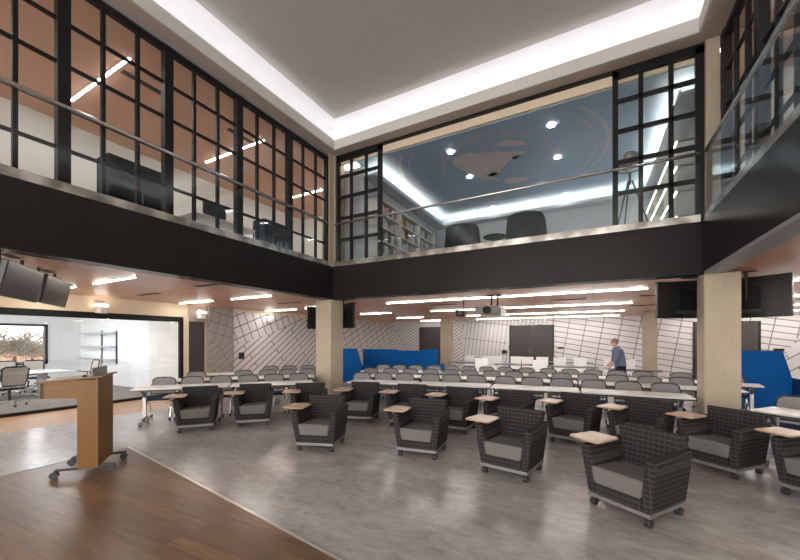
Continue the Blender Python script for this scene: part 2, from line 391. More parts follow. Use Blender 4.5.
# upper floor slabs
uf = MB(); uf.box(-11.0, XL-0.3, Y0, 15.0, 3.4, 3.66); uf.box(XL-0.3, XR+0.3, YB+0.3, 15.0, 3.4, 3.66); uf.box(XR+0.3, 6.2, Y0, 15.0, 3.4, 3.66)
struct(uf.build('floor_upper', M['dimroom']))

# ---------------------------------------------------------------- lower walls
wl = MB().box(XW-0.15, XW, 7.42, YW, 0, ZC).build('wall_left', MURAL_LEFT); struct(wl)
ws = MB().box(XW-0.02, XW+0.12, 7.42, 8.35, 0, ZC-0.0).build('wall_left_pier', MURAL_SHADED); struct(ws)
sbox('wall_left_header', M['cream'], XW-0.15, XW, Y0, 6.78, 2.42, ZC)
sbox('wall_left_stub', M['cream'], XW-0.15, XW+0.02, 6.62, 6.80, 0, 2.45)
sbox('wall_left_over_door', M['dimroom'], XW-0.15, XW-0.01, 6.78, 7.42, 2.3, ZC)
wb = MB().box(XW-0.15, XE, YW, YW+0.15, 0, ZC).build('wall_back', MURAL_BACK); struct(wb)
sbox('wall_right', M['offwhite'], XE, XE+0.15, Y0, YW, 0, ZC)
sbox('trim_4', M['cream'], XW, XW+0.05, 7.42, YW, ZC-0.10, ZC-0.0)

def door(name, x0, x1, y, z, leaves, label):
    d = empty(name, (0, 0, 0)); struct(d)
    fr = MB(); fr.box(x0-0.06, x0, y-0.06, y, 0, z+0.06).box(x1, x1+0.06, y-0.06, y, 0, z+0.06).box(x0, x1, y-0.06, y, z, z+0.06); fr.build('door_frame', M['blackmat'], d)
    w = (x1-x0)/leaves
    for i in range(leaves):
        lf = MB().box(x0+i*w+0.006, x0+(i+1)*w-0.006, y-0.045, y-0.002, 0.01, z-0.005).build('door_leaf', M['door'], d)
        hx = x0+(i+1)*w-0.10 if i == 0 else x0+i*w+0.10
        MB().tube([(hx, y-0.05, 1.0), (hx, y-0.09, 1.0), (hx, y-0.09, 1.25), (hx, y-0.05, 1.25)], 0.012).build('door_handle', M['steel'], lf)
    return d
door('door_1', -3.92, -1.82, YW, 2.42, 2, '')
door('door_2', -9.30, -7.6, YW, 2.42, 2, '')
door('door_3', 3.90, 5.95, YW, 2.42, 2, '')
d4 = empty('door_4'); struct(d4)
MB().box(XW-0.10, XW-0.04, 6.80, 7.42, 0.0, 2.30).build('door_leaf', M['door'], d4)
MB().box(XW-0.14, XW+0.015, 7.36, 7.42, 0, 2.36).box(XW-0.14, XW+0.015, 6.80, 7.36, 2.30, 2.36).build('door_frame', M['dimroom'], d4)

# conference room glass front
w1 = empty('window_1'); struct(w1)
fr = MB(); fr.box(XW-0.04, XW+0.04, Y0, 6.62, 2.26, 2.42); fr.box(XW-0.04, XW+0.04, 6.50, 6.62, 0.07, 2.30)
fr.build('glass_wall_frame', M['black'], w1)
for i, (a, b) in enumerate(((-1.0, 1.4), (1.41, 3.05), (3.06, 4.55), (4.56, 5.55), (5.56, 6.5))):
    MB().box(XW-0.006, XW+0.006, a, b, 0.07, 2.26).build('glass_pane', M['confglass'], w1)
MB().box(XW+0.015, XW+0.04, 4.47, 4.50, 0.9, 1.3).build('door_pull', M['steel'], w1)
# conference room shell
sbox('wall_conference_side', M['white'], -18.6, XW-0.04, 6.65, 6.8, 0, ZC)
sbox('wall_conference_panel', M['offwhite'], -13.3, XW-0.06, 6.60, 6.65, 0.1, 2.5)
wf = MB(); wf.box(-18.75, -18.6, Y0, 1.6, 0, ZC).box(-18.75, -18.6, 5.62, 6.8, 0, ZC).box(-18.75, -18.6, 1.6, 5.62, 0, 0.78).box(-18.75, -18.6, 1.6, 5.62, 2.30, ZC)
struct(wf.build('wall_conference_far', M['white']))
w2 = empty('window_2'); struct(w2)
fm = MB(); fm.box(-18.74, -18.55, 1.6, 1.68, 0.78, 2.3).box(-18.74, -18.55, 5.54, 5.62, 0.78, 2.3).box(-18.74, -18.55, 1.6, 5.62, 2.22, 2.30).box(-18.74, -18.55, 1.6, 5.62, 0.78, 0.84).box(-18.74, -18.55, 4.24, 4.34, 0.8, 2.3).box(-18.74, -18.55, 2.9, 2.98, 0.8, 2.3)
fm.build('window_frame', M['black'], w2)
for a, b in ((1.68, 2.9), (2.98, 4.24), (4.34, 5.54)): MB().box(-18.67, -18.66, a, b, 0.84, 2.22).build('window_pane', M['glass'], w2)
sbox('ceiling_conference', M['white'], -18.6, XW-0.05, Y0, 6.65, ZC-0.04, ZC-0.002)

# columns
for (x0, y0) in ((1.60, 7.50), (-6.70, 7.50), (-6.95, 17.2), (1.78, 17.2)):
    w = 0.46 if x0 > 0 else 0.53
    o = MB().box(x0, x0+w, y0, y0+w, 0, ZC-0.04 if y0 < 10 else ZC).build('column', M['concrete'], None, 0.012); struct(o)
# upper column stretches at the atrium corners
for (x0, x1) in ((-6.62, -6.17), (1.655, 1.84)):
    o = MB().box(x0, x1, 7.66, 8.1, ZB, ZT).build('column', M['concrete'], None, 0.01); struct(o)
o = sbox('trim_5', M['concrete'], XL-0.02, XL+0.0, YB-0.16, YB+0.05, ZB+0.02, ZT)

# ---------------------------------------------------------------- atrium ceiling with lit cove
SX0, SX1, SY1 = -5.99, 1.52, 7.42
so = MB()
so.box(-6.6, SX0-0.03, Y0, 8.0, ZT, ZT+0.10); so.box(SX1+0.03, 2.1, Y0, 8.0, ZT, ZT+0.10); so.box(SX0-0.03, SX1+0.03, SY1+0.03, 8.0, ZT, ZT+0.10)
struct(so.build('ceiling_soffit', M['soffit']))
lp = MB()
lp.box(SX0-0.03, SX0+0.0, Y0, SY1+0.03, ZT-0.002, ZT+0.24); lp.box(SX1, SX1+0.03, Y0, SY1+0.03, ZT-0.002, ZT+0.24); lp.box(SX0, SX1, SY1, SY1+0.03, ZT-0.002, ZT+0.24)
struct(lp.build('trim_6', M['lip']))
ZA = 7.52
struct(MB().box(SX0, SX1, Y0, SY1, ZA, ZA+0.1).build('ceiling', M['atrium']))
# curved cove: profile from ceiling edge outward and down to a trough
prof = [(0.0, ZA)] + [(0.42*math.sin(a), ZA-0.42*(1-math.cos(a))) for a in [R(k) for k in (15, 30, 45, 60, 75, 90)]] + [(0.42, ZT+0.10)]
cv = MB(); bmv = cv.bm
def corner(o, z): return [(SX0-o, Y0, z), (SX0-o, SY1+o, z), (SX1+o, SY1+o, z), (SX1+o, Y0, z)]
rows_ = [[bmv.verts.new(p) for p in corner(o_, z_)] for o_, z_ in prof]
for i in range(len(rows_)-1):
    for k in range(3): bmv.faces.new((rows_[i][k], rows_[i][k+1], rows_[i+1][k+1], rows_[i+1][k]))
cv = cv.build('trim_7', M['cove']); struct(cv)
sol = cv.modifiers.new('solid', 'SOLIDIFY'); sol.thickness = 0.03; sol.offset = 1.0
led = MB(); zl = ZT+0.11
led.box(SX0-0.09, SX0-0.04, Y0, SY1+0.09, zl, zl+0.02).box(SX1+0.04, SX1+0.09, Y0, SY1+0.09, zl, zl+0.02).box(SX0-0.04, SX1+0.04, SY1+0.04, SY1+0.09, zl, zl+0.02)
tag(led.build('cove_light', COVE), 'white light strip hidden in the cove round the tall atrium ceiling', 'light strip')

# ---------------------------------------------------------------- upper glazing
ZG = [6.60, 6.05, 5.47, 4.88, 4.31]
def glazing_y(name, x, ys, heavy):
    """window wall in a plane of constant x; ys = heavy post positions"""
    for i in range(len(ys)-1):
        a, b = ys[i], ys[i+1]
        w = empty(name if i == 0 else name, (0, 0, 0)); struct(w)
        f = MB()
        f.box(x-0.06, x+0.06, b-0.07, b+0.07, ZB, ZT-0.02); f.box(x-0.06, x+0.05, a-0.0, a+0.03, ZB, ZT-0.02)
        f.box(x-0.05, x+0.05, a, b, ZG[0]-0.02, ZT-0.03)
        f.build('window_frame', M['black'], w)
        g = MB()
        for z in ZG[1:]: g.box(x-0.022, x+0.022, a, b-0.07, z-0.022, z+0.022)
        for k in (1, 2):
            yy = a + (b-a)*k/3; g.box(x-0.03, x+0.03, yy-0.025, yy+0.025, ZB, ZG[0])
        g.build('muntin', M['black'], w)
        MB().box(x-0.004, x+0.004, a+0.02, b-0.06, ZB, ZG[0]).build('window_pane', M['glass'], w)
wn = [3]
def nm():
    s_ = 'window_%d' % wn[0]; wn[0] += 1; return s_
for i, (a, b) in enumerate(((-3.5, -2.1), (-2.1, -0.7), (-0.7, 0.7), (0.7, 2.08), (2.08, 3.44), (3.44, 4.82), (4.82, 6.2), (6.2, 7.58))):
    glazing_y(nm(), -6.37, (a, b), True)
for i, (a, b) in enumerate(((-2.1, -0.7), (-0.7, 0.7), (0.7, 2.08), (2.08, 3.44), (3.44, 4.82), (4.82, 6.2), (6.2, 7.58))):
    glazing_y(nm(), 1.90, (a, b), True)
sbox('trim_8', M['bulkbot'], -6.40, -6.28, Y0, YB, ZT-0.05, ZT-0.001)
def sliding(x0, x1, y, cols, zs, hand):
    w = empty(nm()); struct(w)
    f = MB(); f.box(x0, x0+0.09, y-0.04, y+0.04, ZB, 6.675).box(x1-0.11, x1, y-0.04, y+0.04, ZB, 6.675).box(x0, x1, y-0.04, y+0.04, 6.56, 6.675).box(x0, x1, y-0.04, y+0.04, ZB, ZB+0.06)
    f.build('window_frame', M['black'], w)
    g = MB()
    for z in zs: g.box(x0, x1, y-0.03, y+0.03, z-0.035, z+0.035)
    for k in range(1, cols): xx = x0 + (x1-x0)*k/cols; g.box(xx-0.035, xx+0.035, y-0.03, y+0.03, ZB, 6.6)
    g.build('muntin', M['black'], w)
    MB().box(x0+0.05, x1-0.05, y-0.004, y+0.004, ZB+0.03, 6.6).build('window_pane', M['glass'], w)
    return w
sliding(-6.16, -4.73, 7.76, 3, (6.13, 5.57, 5.00, 4.42), 0)
sliding(0.32, 1.645, 7.76, 3, (6.13, 5.57, 5.00, 4.42), 1)
sbox('trim_9', M['cream'], XL, XR+0.05, 7.81, 7.87, 6.50, 6.68)
sbox('trim_10', M['black'], XL, XR+0.05, 7.72, 7.87, 6.68, ZT-0.001)

# ---------------------------------------------------------------- glass railings
def railing(label, pts, name='glass_railing', n=4, rail_z=ZR, off=0.0):
    root = empty(name); tag(root, label, 'railing')
    a, b = Vector(pts[0]), Vector(pts[1]); d_ = (b-a); ln = d_.length; rz = math.atan2(d_.y, d_.x)
    mx = rotm(a.x, a.y, 0, rz)
    MB().box(0, ln, -0.035, 0.035, ZB-0.0, ZS, mx).build('base_shoe', M['shoe'], root, 0.004)
    for i in range(n):
        MB().box(ln*i/n+0.008, ln*(i+1)/n-0.008, -0.007, 0.007, ZS-0.02, rail_z, mx).build('glass_panel', M['railglass'], root)
    hr = MB().tube([mx @ Vector((0, 0, rail_z)), mx @ Vector((ln*0.5, 0, rail_z)), mx @ Vector((ln, 0, rail_z))], 0.030, 12).build('handrail', M['steel'], root, smooth=True)
    return root
railing('glass balcony railing with steel handrail along the left side of the atrium', ((XL-0.05, Y0), (XL-0.05, YB-0.15)), n=7)
railing('glass balcony railing with steel handrail in front of the blue library', ((XL+0.02, YB+0.05), (XR-0.01, YB+0.05)), n=6)
railing('glass balcony railing with dark handrail on the right side of the atrium', ((XR+0.05, Y0), (XR+0.05, YB-0.02)), n=7)

# ---------------------------------------------------------------- upper rooms
ZU = 6.64
struct(MB().box(-10.7, -6.43, Y0, 15.0, ZU, ZU+0.12).build('ceiling_upper_left', M['terracotta']))
sbox('wall_upper_left', M['offwhite'], -10.7, -10.55, Y0, 15.0, 3.66, ZU)
sbox('wall_upper_left_end', M['offwhite'], -10.6, -6.45, 11.0, 11.1, 3.66, ZU)
struct(MB().box(1.97, 6.2, Y0, 15.0, ZU, ZU+0.12).build('ceiling_upper_right', M['terracotta']))
sbox('wall_upper_right', M['offwhite'], 6.0, 6.15, Y0, 15.0, 3.66, ZU)
sbox('wall_upper_right_end', M['offwhite'], 2.0, 6.2, 9.0, 9.1, 3.66, ZU)
# library
LX0, LX1, LY1, ZL = -5.55, 1.80, 13.4, 6.48
struct(MB().box(LX0-0.05, LX1+0.1, 7.88, LY1+0.1, ZL, ZL+0.08).build('ceiling_library', M['librblue']))
sbox('wall_library_left', M['bluegrey'], LX0-0.1, LX0, 8.1, LY1, 3.66, ZL+0.3)
sbox('wall_library_return', M['lilac'], -6.45, LX0+0.02, 8.12, 8.22, 3.66, ZL)
sbox('wall_library_back', M['bluegrey'], LX0, LX1, LY1, LY1+0.1, 3.66, ZL+0.3)
sbox('wall_library_right', M['bluegrey'], LX1, LX1+0.1, 8.1, LY1, 3.66, ZL+0.3)
lg = MB(); lg.box(LX0, LX0+0.42, 8.1, LY1, 6.14, 6.20).box(LX1-0.42, LX1, 8.1, LY1, 6.14, 6.20).box(LX0+0.42, LX1-0.42, LY1-0.40, LY1, 6.14, 6.20)
lg.box(LX0+0.40, LX0+0.42, 8.1, LY1-0.4, 6.20, 6.25).box(LX1-0.42, LX1-0.40, 8.1, LY1-0.4, 6.20, 6.25).box(LX0+0.42, LX1-0.42, LY1-0.40, LY1-0.38, 6.20, 6.25)
struct(lg.build('trim_11', M['bluegrey']))
lc = MB(); lc.box(LX0+0.30, LX0+0.36, 8.15, LY1-0.45, 6.205, 6.22).box(LX1-0.36, LX1-0.30, 8.15, LY1-0.45, 6.205, 6.22).box(LX0+0.5, LX1-0.5, LY1-0.34, LY1-0.28, 6.205, 6.22)
tag(lc.build('cove_light', LCOVE), 'warm light strip in the cove round the blue library ceiling', 'light strip')
w_ = empty(nm()); struct(w_)
MB().box(-1.9, -0.1, LY1-0.05, LY1-0.001, 4.6, 5.4).build('window_frame', M['white'], w_)
MB().box(-1.84, -0.16, LY1-0.07, LY1-0.05, 4.66, 5.34).build('window_pane', emit('daylight_glow_pane', (0.75, 0.86, 1.0), 1.1), w_)  # pane glows by itself, imitating daylight; solid wall behind it

# emblem painted on the library ceiling
em = empty('ceiling_emblem', (-2.31, 9.81, ZL-0.003)); tag(em, 'round globe emblem painted in tan on the blue library ceiling', 'emblem')
def annulus(r0, r1, n=96, z=0.0, a0=0, a1=2*PI):
    b = MB(); v0 = []; v1 = []
    for k in range(n+1):
        a = a0+(a1-a0)*k/n
        v0.append(b.bm.verts.new((r0*math.cos(a), r0*math.sin(a), z))); v1.append(b.bm.verts.new((r1*math.cos(a), r1*math.sin(a), z)))
    for k in range(n): b.bm.faces.new((v0[k], v0[k+1], v1[k+1], v1[k]))
    return b
annulus(1.42, 1.46).build('ring', M['emblem_line'], em); annulus(1.55, 1.57).build('ring', M['emblem_line'], em)
annulus(2.38, 2.42, 96, 0.0, R(-45), R(225)).build('ring', M['emblem_line'], em); annulus(2.60, 2.68, 96, 0.0, R(-39), R(219)).build('ring', M['emblem_line'], em)
cont = [(-0.95,-1.05),(-0.55,-1.15),(-0.30,-0.95),(-0.12,-1.02),(0.05,-0.80),(0.25,-0.86),(0.42,-0.62),(0.70,-0.58),(0.95,-0.40),(0.78,-0.28),(0.48,-0.30),(0.52,-0.12),(0.30,-0.02),(0.22,0.18),(0.05,0.30),(0.02,0.55),(-0.10,0.62),(-0.18,0.42),(-0.38,0.46),(-0.42,0.66),(-0.24,0.80),(-0.10,0.98),(-0.22,1.05),(-0.48,0.84),(-0.68,0.60),(-0.80,0.22),(-0.98,-0.10),(-1.10,-0.40),(-1.18,-0.80)]
b = MB(); vs = [b.bm.verts.new((x*0.88, y*0.88, -0.004)) for x, y in cont]; b.bm.faces.new(vs); bmesh.ops.triangulate(b.bm, faces=b.bm.faces[:]); b.build('continent', M['emblem'], em)
lobes = [(0.15,-1.2),(0.55,-1.28),(0.95,-1.05),(1.02,-0.80),(0.72,-0.86),(0.45,-1.0)]
b = MB(); vs = [b.bm.verts.new((x*0.85, y*0.88, -0.002)) for x, y in lobes]; b.bm.faces.new(vs); b.build('continent', M['emblem'], em)
sam = [(-0.05,1.02),(0.25,0.95),(0.62,1.12),(0.55,1.38),(0.22,1.46),(0.0,1.28)]
b = MB(); vs = [b.bm.verts.new((x, y, -0.002)) for x, y in sam]; b.bm.faces.new(vs); b.build('continent', M['emblem'], em)
for k in range(4): annulus(1.60+k*0.045, 1.618+k*0.045, 12, 0.0, R(-106), R(-86)).build('ring', M['emblem_line'], em)
for k in range(5):
    a = R(-108+k*9); b = MB()
    b.bm.faces.new([b.bm.verts.new((r_*math.cos(a+da), r_*math.sin(a+da), -0.001)) for r_, da in ((1.57,-0.008),(1.76,-0.007),(1.76,0.007),(1.57,0.008))])
    b.build('spoke', M['emblem_line'], em)

# downlights in the library ceiling
for j, x in enumerate((-3.17, -0.81)):
    for i, y in enumerate((8.55, 10.12, 12.85)):
        r_ = empty('downlight', (x, y, ZL-0.01))
        tag(r_, 'round downlight, %s from the railing in the %s row of the blue ceiling' % (ORD[i], ('left', 'right')[j]), 'downlight', 'library downlights')
        MB().lathe([(0.075, -0.012), (0.075, 0.008)], n=20).build('lens', DOWN, r_); annulus(0.075, 0.095, 24, -0.006).build('trim_ring', M['white'], r_)

# bookcase along the library's left wall
bk = empty('bookcase', (0, 0, 0)); tag(bk, 'long pale open bookcase full of books along the left library wall', 'bookcase')
bx0, bx1, by0, by1 = LX0+0.02, LX0+0.38, 8.25, 12.3
SH = [3.70, 4.08, 4.46, 4.84, 5.22, 5.60]
MB().box(bx0, bx0+0.02, by0, by1, 3.66, 5.64).build('back_panel', M['shelfback'], bk)
for z in SH: MB().box(bx0+0.02, bx1, by0, by1, z, z+0.035).build('shelf', M['shelf'], bk)
for y in (by0, by0+1.35, by0+2.7, by1-0.04): MB().box(bx0+0.02, bx1, y, y+0.04, 3.66, 5.64).build('side_panel', M['shelf'], bk)
cols = [(0.45,0.42,0.38),(0.30,0.30,0.30),(0.38,0.10,0.07),(0.50,0.33,0.12),(0.12,0.16,0.22),(0.55,0.53,0.50),(0.20,0.22,0.20),(0.16,0.09,0.06)]
BM = [plain('book_cover_%d' % i, c_, 0.6) for i, c_ in enumerate(cols)]
bmesh_book = [MB().box(0, 0.20, -0.5, 0.5, 0, 1).build('book', m_) for m_ in BM]
first = set()
shelfname = ['bottom', 'second lowest', 'middle', 'second highest', 'top']
for si, z in enumerate(SH[:-1]):
    y = by0+0.06
    while y < by1-0.12:
        if random.random() < 0.16: y += random.uniform(0.10, 0.25)
        th = random.uniform(0.045, 0.085); hh = random.uniform(0.22, 0.32)
        y = next((q+0.05 for q in (by0+1.35, by0+2.7) if q-0.10 < y < q+0.05), y)
        if y > by1-0.15: break
        pool = (2, 3, 3, 5, 0, 2) if si == 4 and y < 10.2 else (0, 1, 4, 5, 5, 6, 7, 0)
        ci = random.choice(pool); o = bmesh_book[ci]
        if ci in first: o = o.copy(); C.objects.link(o)
        first.add(ci)
        o.location = (bx0+0.10, y+th/2, z+0.0355); o.scale = (1, th, hh)
        tag(o, 'small book standing in the row on the %s shelf of the library bookcase' % shelfname[si], 'book', 'books on the %s shelf of the library bookcase' % shelfname[si])
        y += th+0.004
for i, o in enumerate(bmesh_book):
    if i not in first: bpy.data.objects.remove(o)

# lit display shelving on the right library wall
ds = empty('display_shelf'); tag(ds, 'display shelving with glowing shelf edges on the right library wall behind the sliding panel', 'shelf')
for z in (4.15, 4.65, 5.15, 5.65):
    MB().box(LX1-0.32, LX1, 8.9, 13.4, z, z+0.03).build('shelf', M['shelf'], ds)
    MB().box(LX1-0.34, LX1-0.321, 8.9, 13.4, z+0.004, z+0.026).build('light_strip', SHELFLED, ds)
for y in (8.9, 10.4, 11.9, 13.36): MB().box(LX1-0.32, LX1, y, y+0.04, 3.66, 5.7).build('upright', M['shelf'], ds)

# tub chairs by the balcony
def tub_chair(loc, rz, label):
    r_ = empty('tub_chair', loc, rz); tag(r_, label, 'armchair', 'tub chairs by the balcony')
    b = MB(); n = 22; ri, ro = 0.38, 0.47
    # curved wrap-around back (open to +y)
    v = []
    for k in range(n+1):
        a = R(-205 + 230*k/n); 
        hgt = 0.80 - 0.16*max(0, abs(k/n-0.5)-0.28)/0.22
        fl = 0.86
        v.append([b.bm.verts.new(p) for p in ((ri*math.cos(a), ri*math.sin(a), 0.12), (ro*math.cos(a), ro*math.sin(a), 0.12), (ro*fl*math.cos(a), ro*fl*math.sin(a), hgt), (ri*0.86*math.cos(a), ri*0.86*math.sin(a), hgt))])
    for k in range(n):
        for j in range(4): b.bm.faces.new((v[k][j], v[k][(j+1) % 4], v[k+1][(j+1) % 4], v[k+1][j]))
    b.bm.faces.new(v[0]); b.bm.faces.new(v[-1][::-1])
    b.build('backrest', M['teal'], r_, 0.02, smooth=False)
    MB().lathe([(0.32, 0.125), (0.335, 0.2), (0.325, 0.42), (0.30, 0.46)], n=24).build('seat', M['teal'], r_, smooth=True)
    MB().lathe([(0.32, 0.0), (0.34, 0.12)], n=24).build('base', M['blackmat'], r_)
    return r_
tub_chair((-2.83, 8.46, 3.66), R(10), 'dark teal tub armchair seen from behind, left of the small round table')
tub_chair((-1.32, 8.36, 3.66), R(-4), 'dark teal tub armchair seen from behind, right of the small round table')
t_ = empty('side_table', (-2.08, 8.62, 3.66)); tag(t_, 'small round dark side table between the two teal tub chairs', 'side table')
MB().lathe([(0.25, 0.50), (0.27, 0.51), (0.27, 0.53), (0.25, 0.535)], n=28).build('table_top', M['blackmat'], t_)
MB().lathe([(0.02, 0.02), (0.02, 0.5)], n=10).build('stem', M['blackmat'], t_); MB().lathe([(0.19, 0.0), (0.18, 0.02)], n=24).build('base', M['blackmat'], t_)
# tripod searchlight lamp
tl = empty('tripod_lamp', (0.66, 8.62, 3.66)); tag(tl, 'tripod floor lamp with a round searchlight head behind the right sliding panel', 'floor lamp')
for k in range(3):
    a = R(90+120*k+15); MB().tube([(0.04*math.cos(a), 0.04*math.sin(a), 1.28), (0.42*math.cos(a), 0.42*math.sin(a), 0.0)], [0.016, 0.012]).build('leg', M['legdark'], tl)
MB().tube([(0, 0, 1.2), (0, 0, 1.46)], 0.022).build('stem', M['legdark'], tl)
MB().tube([(-0.19, 0, 1.68), (-0.19, 0, 1.48), (0, 0, 1.45), (0.19, 0, 1.48), (0.19, 0, 1.68)], 0.012).build('yoke', M['legdark'], tl)
hd = MB().lathe([(0.06, -0.17), (0.14, -0.12), (0.17, 0.0), (0.175, 0.10), (0.16, 0.11)], n=24).build('lamp_head', plain('bronze', (0.30, 0.19, 0.13), 0.35, metal=0.7), tl)
hd.location = (0, 0, 1.68); hd.rotation_euler = (R(80), 0, R(25))
MB().lathe([(0.15, 0.095), (0.15, 0.112)], n=24).build('lens', M['chrome'], hd)

# furniture in the upper left office
def cabinet(loc, sz, label):
    r_ = empty('storage_cabinet', loc); tag(r_, label, 'cabinet')
    x, y, z = sz
    MB().box(-x/2, x/2, -y/2, y/2, 0.04, z).build('body', M['teal'], r_, 0.008)
    for k in (0, 1): 
        dr = MB().box(x/2, x/2+0.02, -y/2+0.01+k*y/2, -0.01+k*y/2, 0.08, z-0.03).build('door', M['teal'], r_, 0.004)
        yy = -0.05 if k == 0 else 0.05
        MB().box(x/2+0.02, x/2+0.035, yy-0.008, yy+0.008, z*0.45, z*0.6).build('handle', M['steel'], dr)
    MB().box(-x/2+0.02, x/2-0.02, -y/2+0.02, y/2-0.02, 0, 0.04).build('plinth', M['blackmat'], r_)
cabinet((-7.75, 3.55, 3.66), (0.45, 0.95, 1.36), 'dark teal storage cabinet behind the second big pane of the left balcony glazing')
cabinet((-7.75, 6.95, 3.66), (0.45, 0.95, 1.22), 'dark teal storage cabinet behind the far panes of the left balcony glazing')
def desk(loc, label):
    r_ = empty('office_desk', loc); tag(r_, label, 'desk')
    MB().box(-0.4, 0.4, -0.8, 0.8, 0.71, 0.74).build('desk_top', M['tablewhite'], r_, 0.005)
    for sx in (-0.36, 0.36):
        for sy in (-0.74, 0.74): MB().box(sx-0.025, sx+0.025, sy-0.025, sy+0.025, 0, 0.71).build('leg', M['tableleg'], r_)
desk((-7.7, 5.3, 3.66), 'white office desk between the two dark cabinets in the upper left office')
dm = empty('desk_monitor', (-7.7, 5.2, 4.40)); tag(dm, 'black monitor on the white desk in the upper left office', 'monitor')
MB().box(-0.02, 0.02, -0.28, 0.28, 0.12, 0.46).build('screen', M['screen'], dm, 0.004); MB().box(-0.02, 0.02, -0.03, 0.03, 0.0, 0.2).build('neck', M['blackmat'], dm); MB().box(-0.1, 0.1, -0.12, 0.12, 0.0, 0.012).build('base', M['blackmat'], dm)

# ---------------------------------------------------------------- linear ceiling lights
def linear(x0, x1, y, z, label, group, mat):
    r_ = empty('ceiling_light', ((x0+x1)/2, y, z)); tag(r_, label, 'ceiling light', group)
    h_ = (x1-x0)/2
    MB().box(-h_, h_, -0.03, 0.03, -0.012, 0.0).build('housing', M['white'], r_)
    MB().box(-h_+0.01, h_-0.01, -0.016, 0.016, -0.018, -0.012).build('diffuser', mat, r_)
for i, y in enumerate((9.37, 12.75, 15.95, 18.9)):
    linear(-5.55, 1.05, y, ZC, 'long white ceiling light line over the centre seating, %s row from the balcony' % ORD[i], 'centre ceiling light lines', LIN)
    linear(3.1, 8.6, y, ZC, 'long white ceiling light line beyond the right column, %s row from the balcony' % ORD[i], 'right ceiling light lines', LIN)
    linear(-8.85, -7.35, y, ZC, 'short white ceiling light line left of the concrete columns, %s far row' % ORD[i], 'far left ceiling light lines', LIN)
for i, y in enumerate((3.32, 6.38, 9.65)):
    if i < 2: linear(-8.72, -7.18, y, ZC, 'short white light line in the left wood ceiling nearer the balcony, %s row' % ORD[i], 'left ceiling light lines', LIN)
    linear(-11.15, -9.55, y, ZC, 'short white light line in the left wood ceiling near the outer wall, %s row' % ORD[i], 'left ceiling light lines', LIN)
linear(2.6, 6.5, 5.9, ZC, 'long white ceiling light line over the near right seating', 'right ceiling light lines', LIN)
linear(2.6, 6.5, 2.6, ZC, 'long white ceiling light line over the right side close to the viewer', 'right ceiling light lines', LIN)
for i, y in enumerate((3.22, 6.12, 9.05)):
    linear(-9.45, -7.12, y, ZU, 'white ceiling light line in the upper left office, %s from the viewer' % ORD[i], 'upper office light lines', LINU)
linear(-9.45, -7.12, 0.3, ZU, 'white ceiling light line in the upper left office, beyond the left picture edge', 'upper office light lines', LINU)
for i, y in enumerate((1.2, 4.2, 7.2)):
    linear(2.5, 5.0, y, ZU, 'white ceiling light line in the upper right office, %s from the viewer' % ORD[i], 'upper right office light lines', LINU)
for i, (x, y) in enumerate(((-15.0, 1.5), (-15.0, 4.6))):
    linear(x-2.2, x+2.2, y, ZC-0.04, 'white ceiling light line in the glass conference room, %s from the viewer' % ORD[i], 'conference room lights', LINC)

# slot diffusers
for i, (x, y) in enumerate(((-9.6, 4.75), (-6.9, 4.55), (-8.1, 7.9), (-6.9, 9.1), (-4.2, 10.6), (-3.0, 14.2), (-0.6, 11.0), (1.5, 13.9), (1.5, 10.9), (1.6, 8.65))):
    r_ = empty('air_vent', (x, y, ZC)); tag(r_, 'dark slot air vent in the lower wood ceiling, %s from the left' % ORD[i], 'air vent', 'ceiling slot vents')
    MB().box(-0.45, 0.45, -0.06, 0.06, -0.010, 0).build('frame', M['vent'], r_)
    for k in (-0.03, 0.0, 0.03): MB().box(-0.43, 0.43, k-0.006, k+0.006, -0.016, -0.010).build('slat', M['legdark'], r_)
for i, (x, y) in enumerate(((-9.0, 2.9), (-8.9, 5.0), (-8.6, 7.6))):
    r_ = empty('air_vent', (x+1.4, y+0.75, ZU)); tag(r_, 'dark slot air vent in the upper left office ceiling, %s from the viewer' % ORD[i], 'air vent', 'upper office vents')
    MB().box(-0.06, 0.06, -0.35, 0.35, -0.010, 0).build('frame', M['vent'], r_); MB().box(-0.02, 0.02, -0.33, 0.33, -0.016, -0.010).build('slat', M['legdark'], r_)

# wall lights along the left wall
for i, (y, w_) in enumerate(((4.45, 'on the cream band over the glass conference wall'), (7.15, 'above the dark door beside the grey pier'), (9.95, 'on the street graphic wall left of the column'))):
    r_ = empty('wall_light', (XW+0.14, y, 2.56)); tag(r_, 'small glowing wall light with frosted shade ' + w_, 'wall light')
    MB().box(-0.14, -0.10, -0.10, 0.10, -0.02, 0.16).build('bracket', M['steel'], r_)
    MB().lathe([(0.10, 0.0), (0.15, 0.02), (0.14, 0.06), (0.07, 0.08)], n=20).build('lamp', SCON, r_, smooth=True)
    MB().lathe([(0.13, -0.16), (0.145, 0.0)], n=20).build('shade', M['wgl'], r_)
    MB().box(-0.12, 0.0, -0.02, 0.02, 0.05, 0.10).build('arm', M['steel'], r_)

